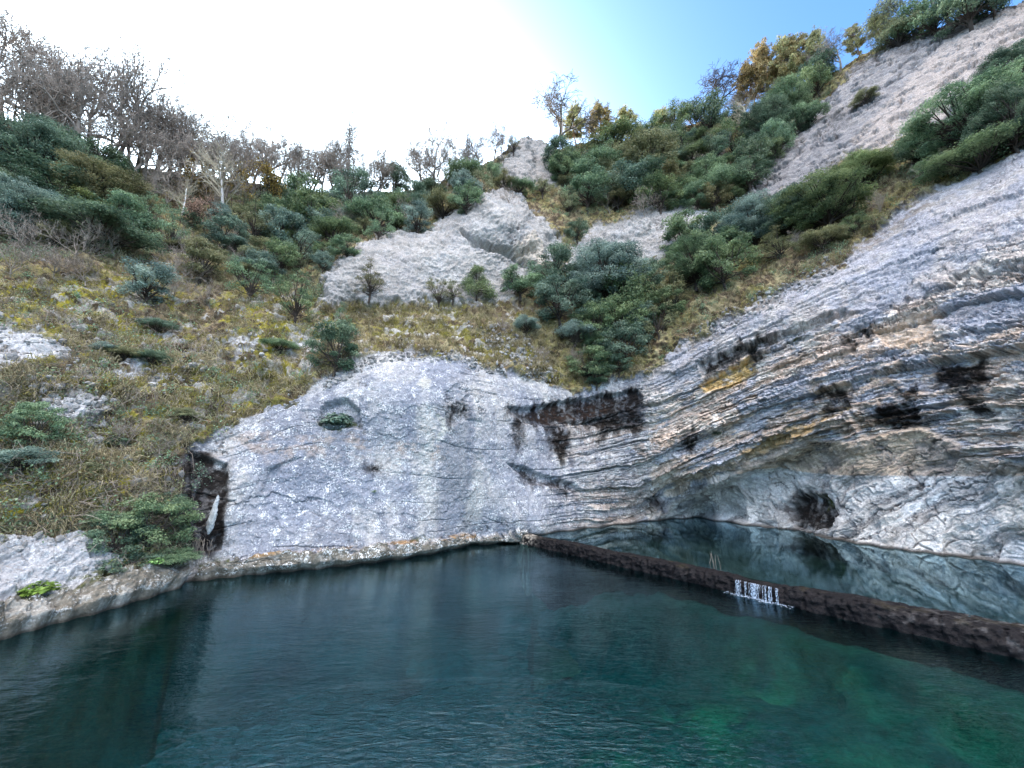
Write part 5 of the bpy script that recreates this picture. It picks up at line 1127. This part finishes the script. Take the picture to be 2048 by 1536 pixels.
# trickle over the weir
def trickle():
    t = NT('falling_water'); n = t.noise(18, 3, 0.6); p_ = t.principled(t.mix(t.remap(n.outputs[0], .35, .65, 0, 1), (.22, .30, .40), (.55, .63, .72)), 0.25, 0.4, t.bump(n.outputs[0], .5, .03)); M['fall'] = t.m
    tb = t.new('ShaderNodeBsdfTransparent'); ms = t.new('ShaderNodeMixShader'); t.link(t.remap(n.outputs[0], .35, .7, .75, .25), ms.inputs[0]); t.link(p_.outputs[0], ms.inputs[1]); t.link(tb.outputs[0], ms.inputs[2]); t.link(ms.outputs[0], t.out.inputs[0])
    root = empty('waterfall', (WA[0]+WD[0]*13.5-WN[0]*.5, WA[1]+WD[1]*13.5-WN[1]*.5, 0), 'small white trickle of water spilling over the weir', 'waterfall')
    rp = np.array(root.location); r = np.random.default_rng(9)
    for a0, w, n_ in [(-.78, .10, 16), (-.48, .03, 4), (-.14, .17, 34), (.26, .05, 7), (.44, .07, 10), (.70, .04, 6)]:
        P0, P1, R0, R1 = [], [], [], []
        for i in range(n_):
            u = a0*.82+w*r.normal()*.5; f0, f1 = (0 if r.random() < .7 else .4*r.random()), (1 if r.random() < .75 else .5+.5*r.random()); pr = None
            for f in np.linspace(f0, f1, 7):
                z = 0.44*(1-f**1.7); o_ = -0.44-0.13*f**.7+.012*r.normal(); q = WA+WD*(13.5+u+.010*r.normal())+WN*o_; p_ = np.array([q[0], q[1], z])-rp
                if pr is not None: P0.append(pr); P1.append(p_); rad = .004+.008*r.random()**2; R0.append(rad); R1.append(rad*.8)
                pr = p_
        V_, F_ = tubes(P0, P1, R0, R1, 4); mesh_obj('stream', V_, F_, M['fall'], root)
    # foam where it lands
    N = 700; a = np.clip(r.normal(size=N)*.5, -1.0, 1.0); b = -0.62+r.normal(size=N)*.085-.03*np.sin(a*7); q = WA[None]+WD[None]*(13.5+a)[:, None]+WN[None]*b[:, None]; c = np.concatenate([q, 0.012+0.02*r.random((N, 1))], 1)
    N_ = np.zeros((N, 3)); N_[:, 2] = 1; N_ += .4*r.normal(size=(N, 3)); N_ /= np.linalg.norm(N_, axis=1, keepdims=True); V_, F_, t_ = leaves(c, N_, .034*(.4+r.random(N)), r, .8); tag(mesh_obj('foam', V_-rp, F_, M['fall'], root), None, None, None, 'stuff')
trickle()
def reeds():
    q = WA+WD*11.6+WN*0.45; root = empty('reed_stalks', (q[0], q[1], .42), 'few thin dry reed stalks standing behind the weir', 'reeds'); r = np.random.default_rng(3); P0, P1 = [], []
    for i in range(5):
        b = np.array([r.normal()*.07, r.normal()*.07, -.3]); m = b+np.array([-.02+r.normal()*.02, 0, .55]); e = m+np.array([-.05+.05*r.normal(), .03*r.normal(), .25+.2*r.random()]); P0 += [b, m]; P1 += [m, e]
    V_, F_ = tubes(P0, P1, np.full(10, .007), np.full(10, .004), 4); mesh_obj('stalks', V_, F_, BARK['dry'], root)
reeds()
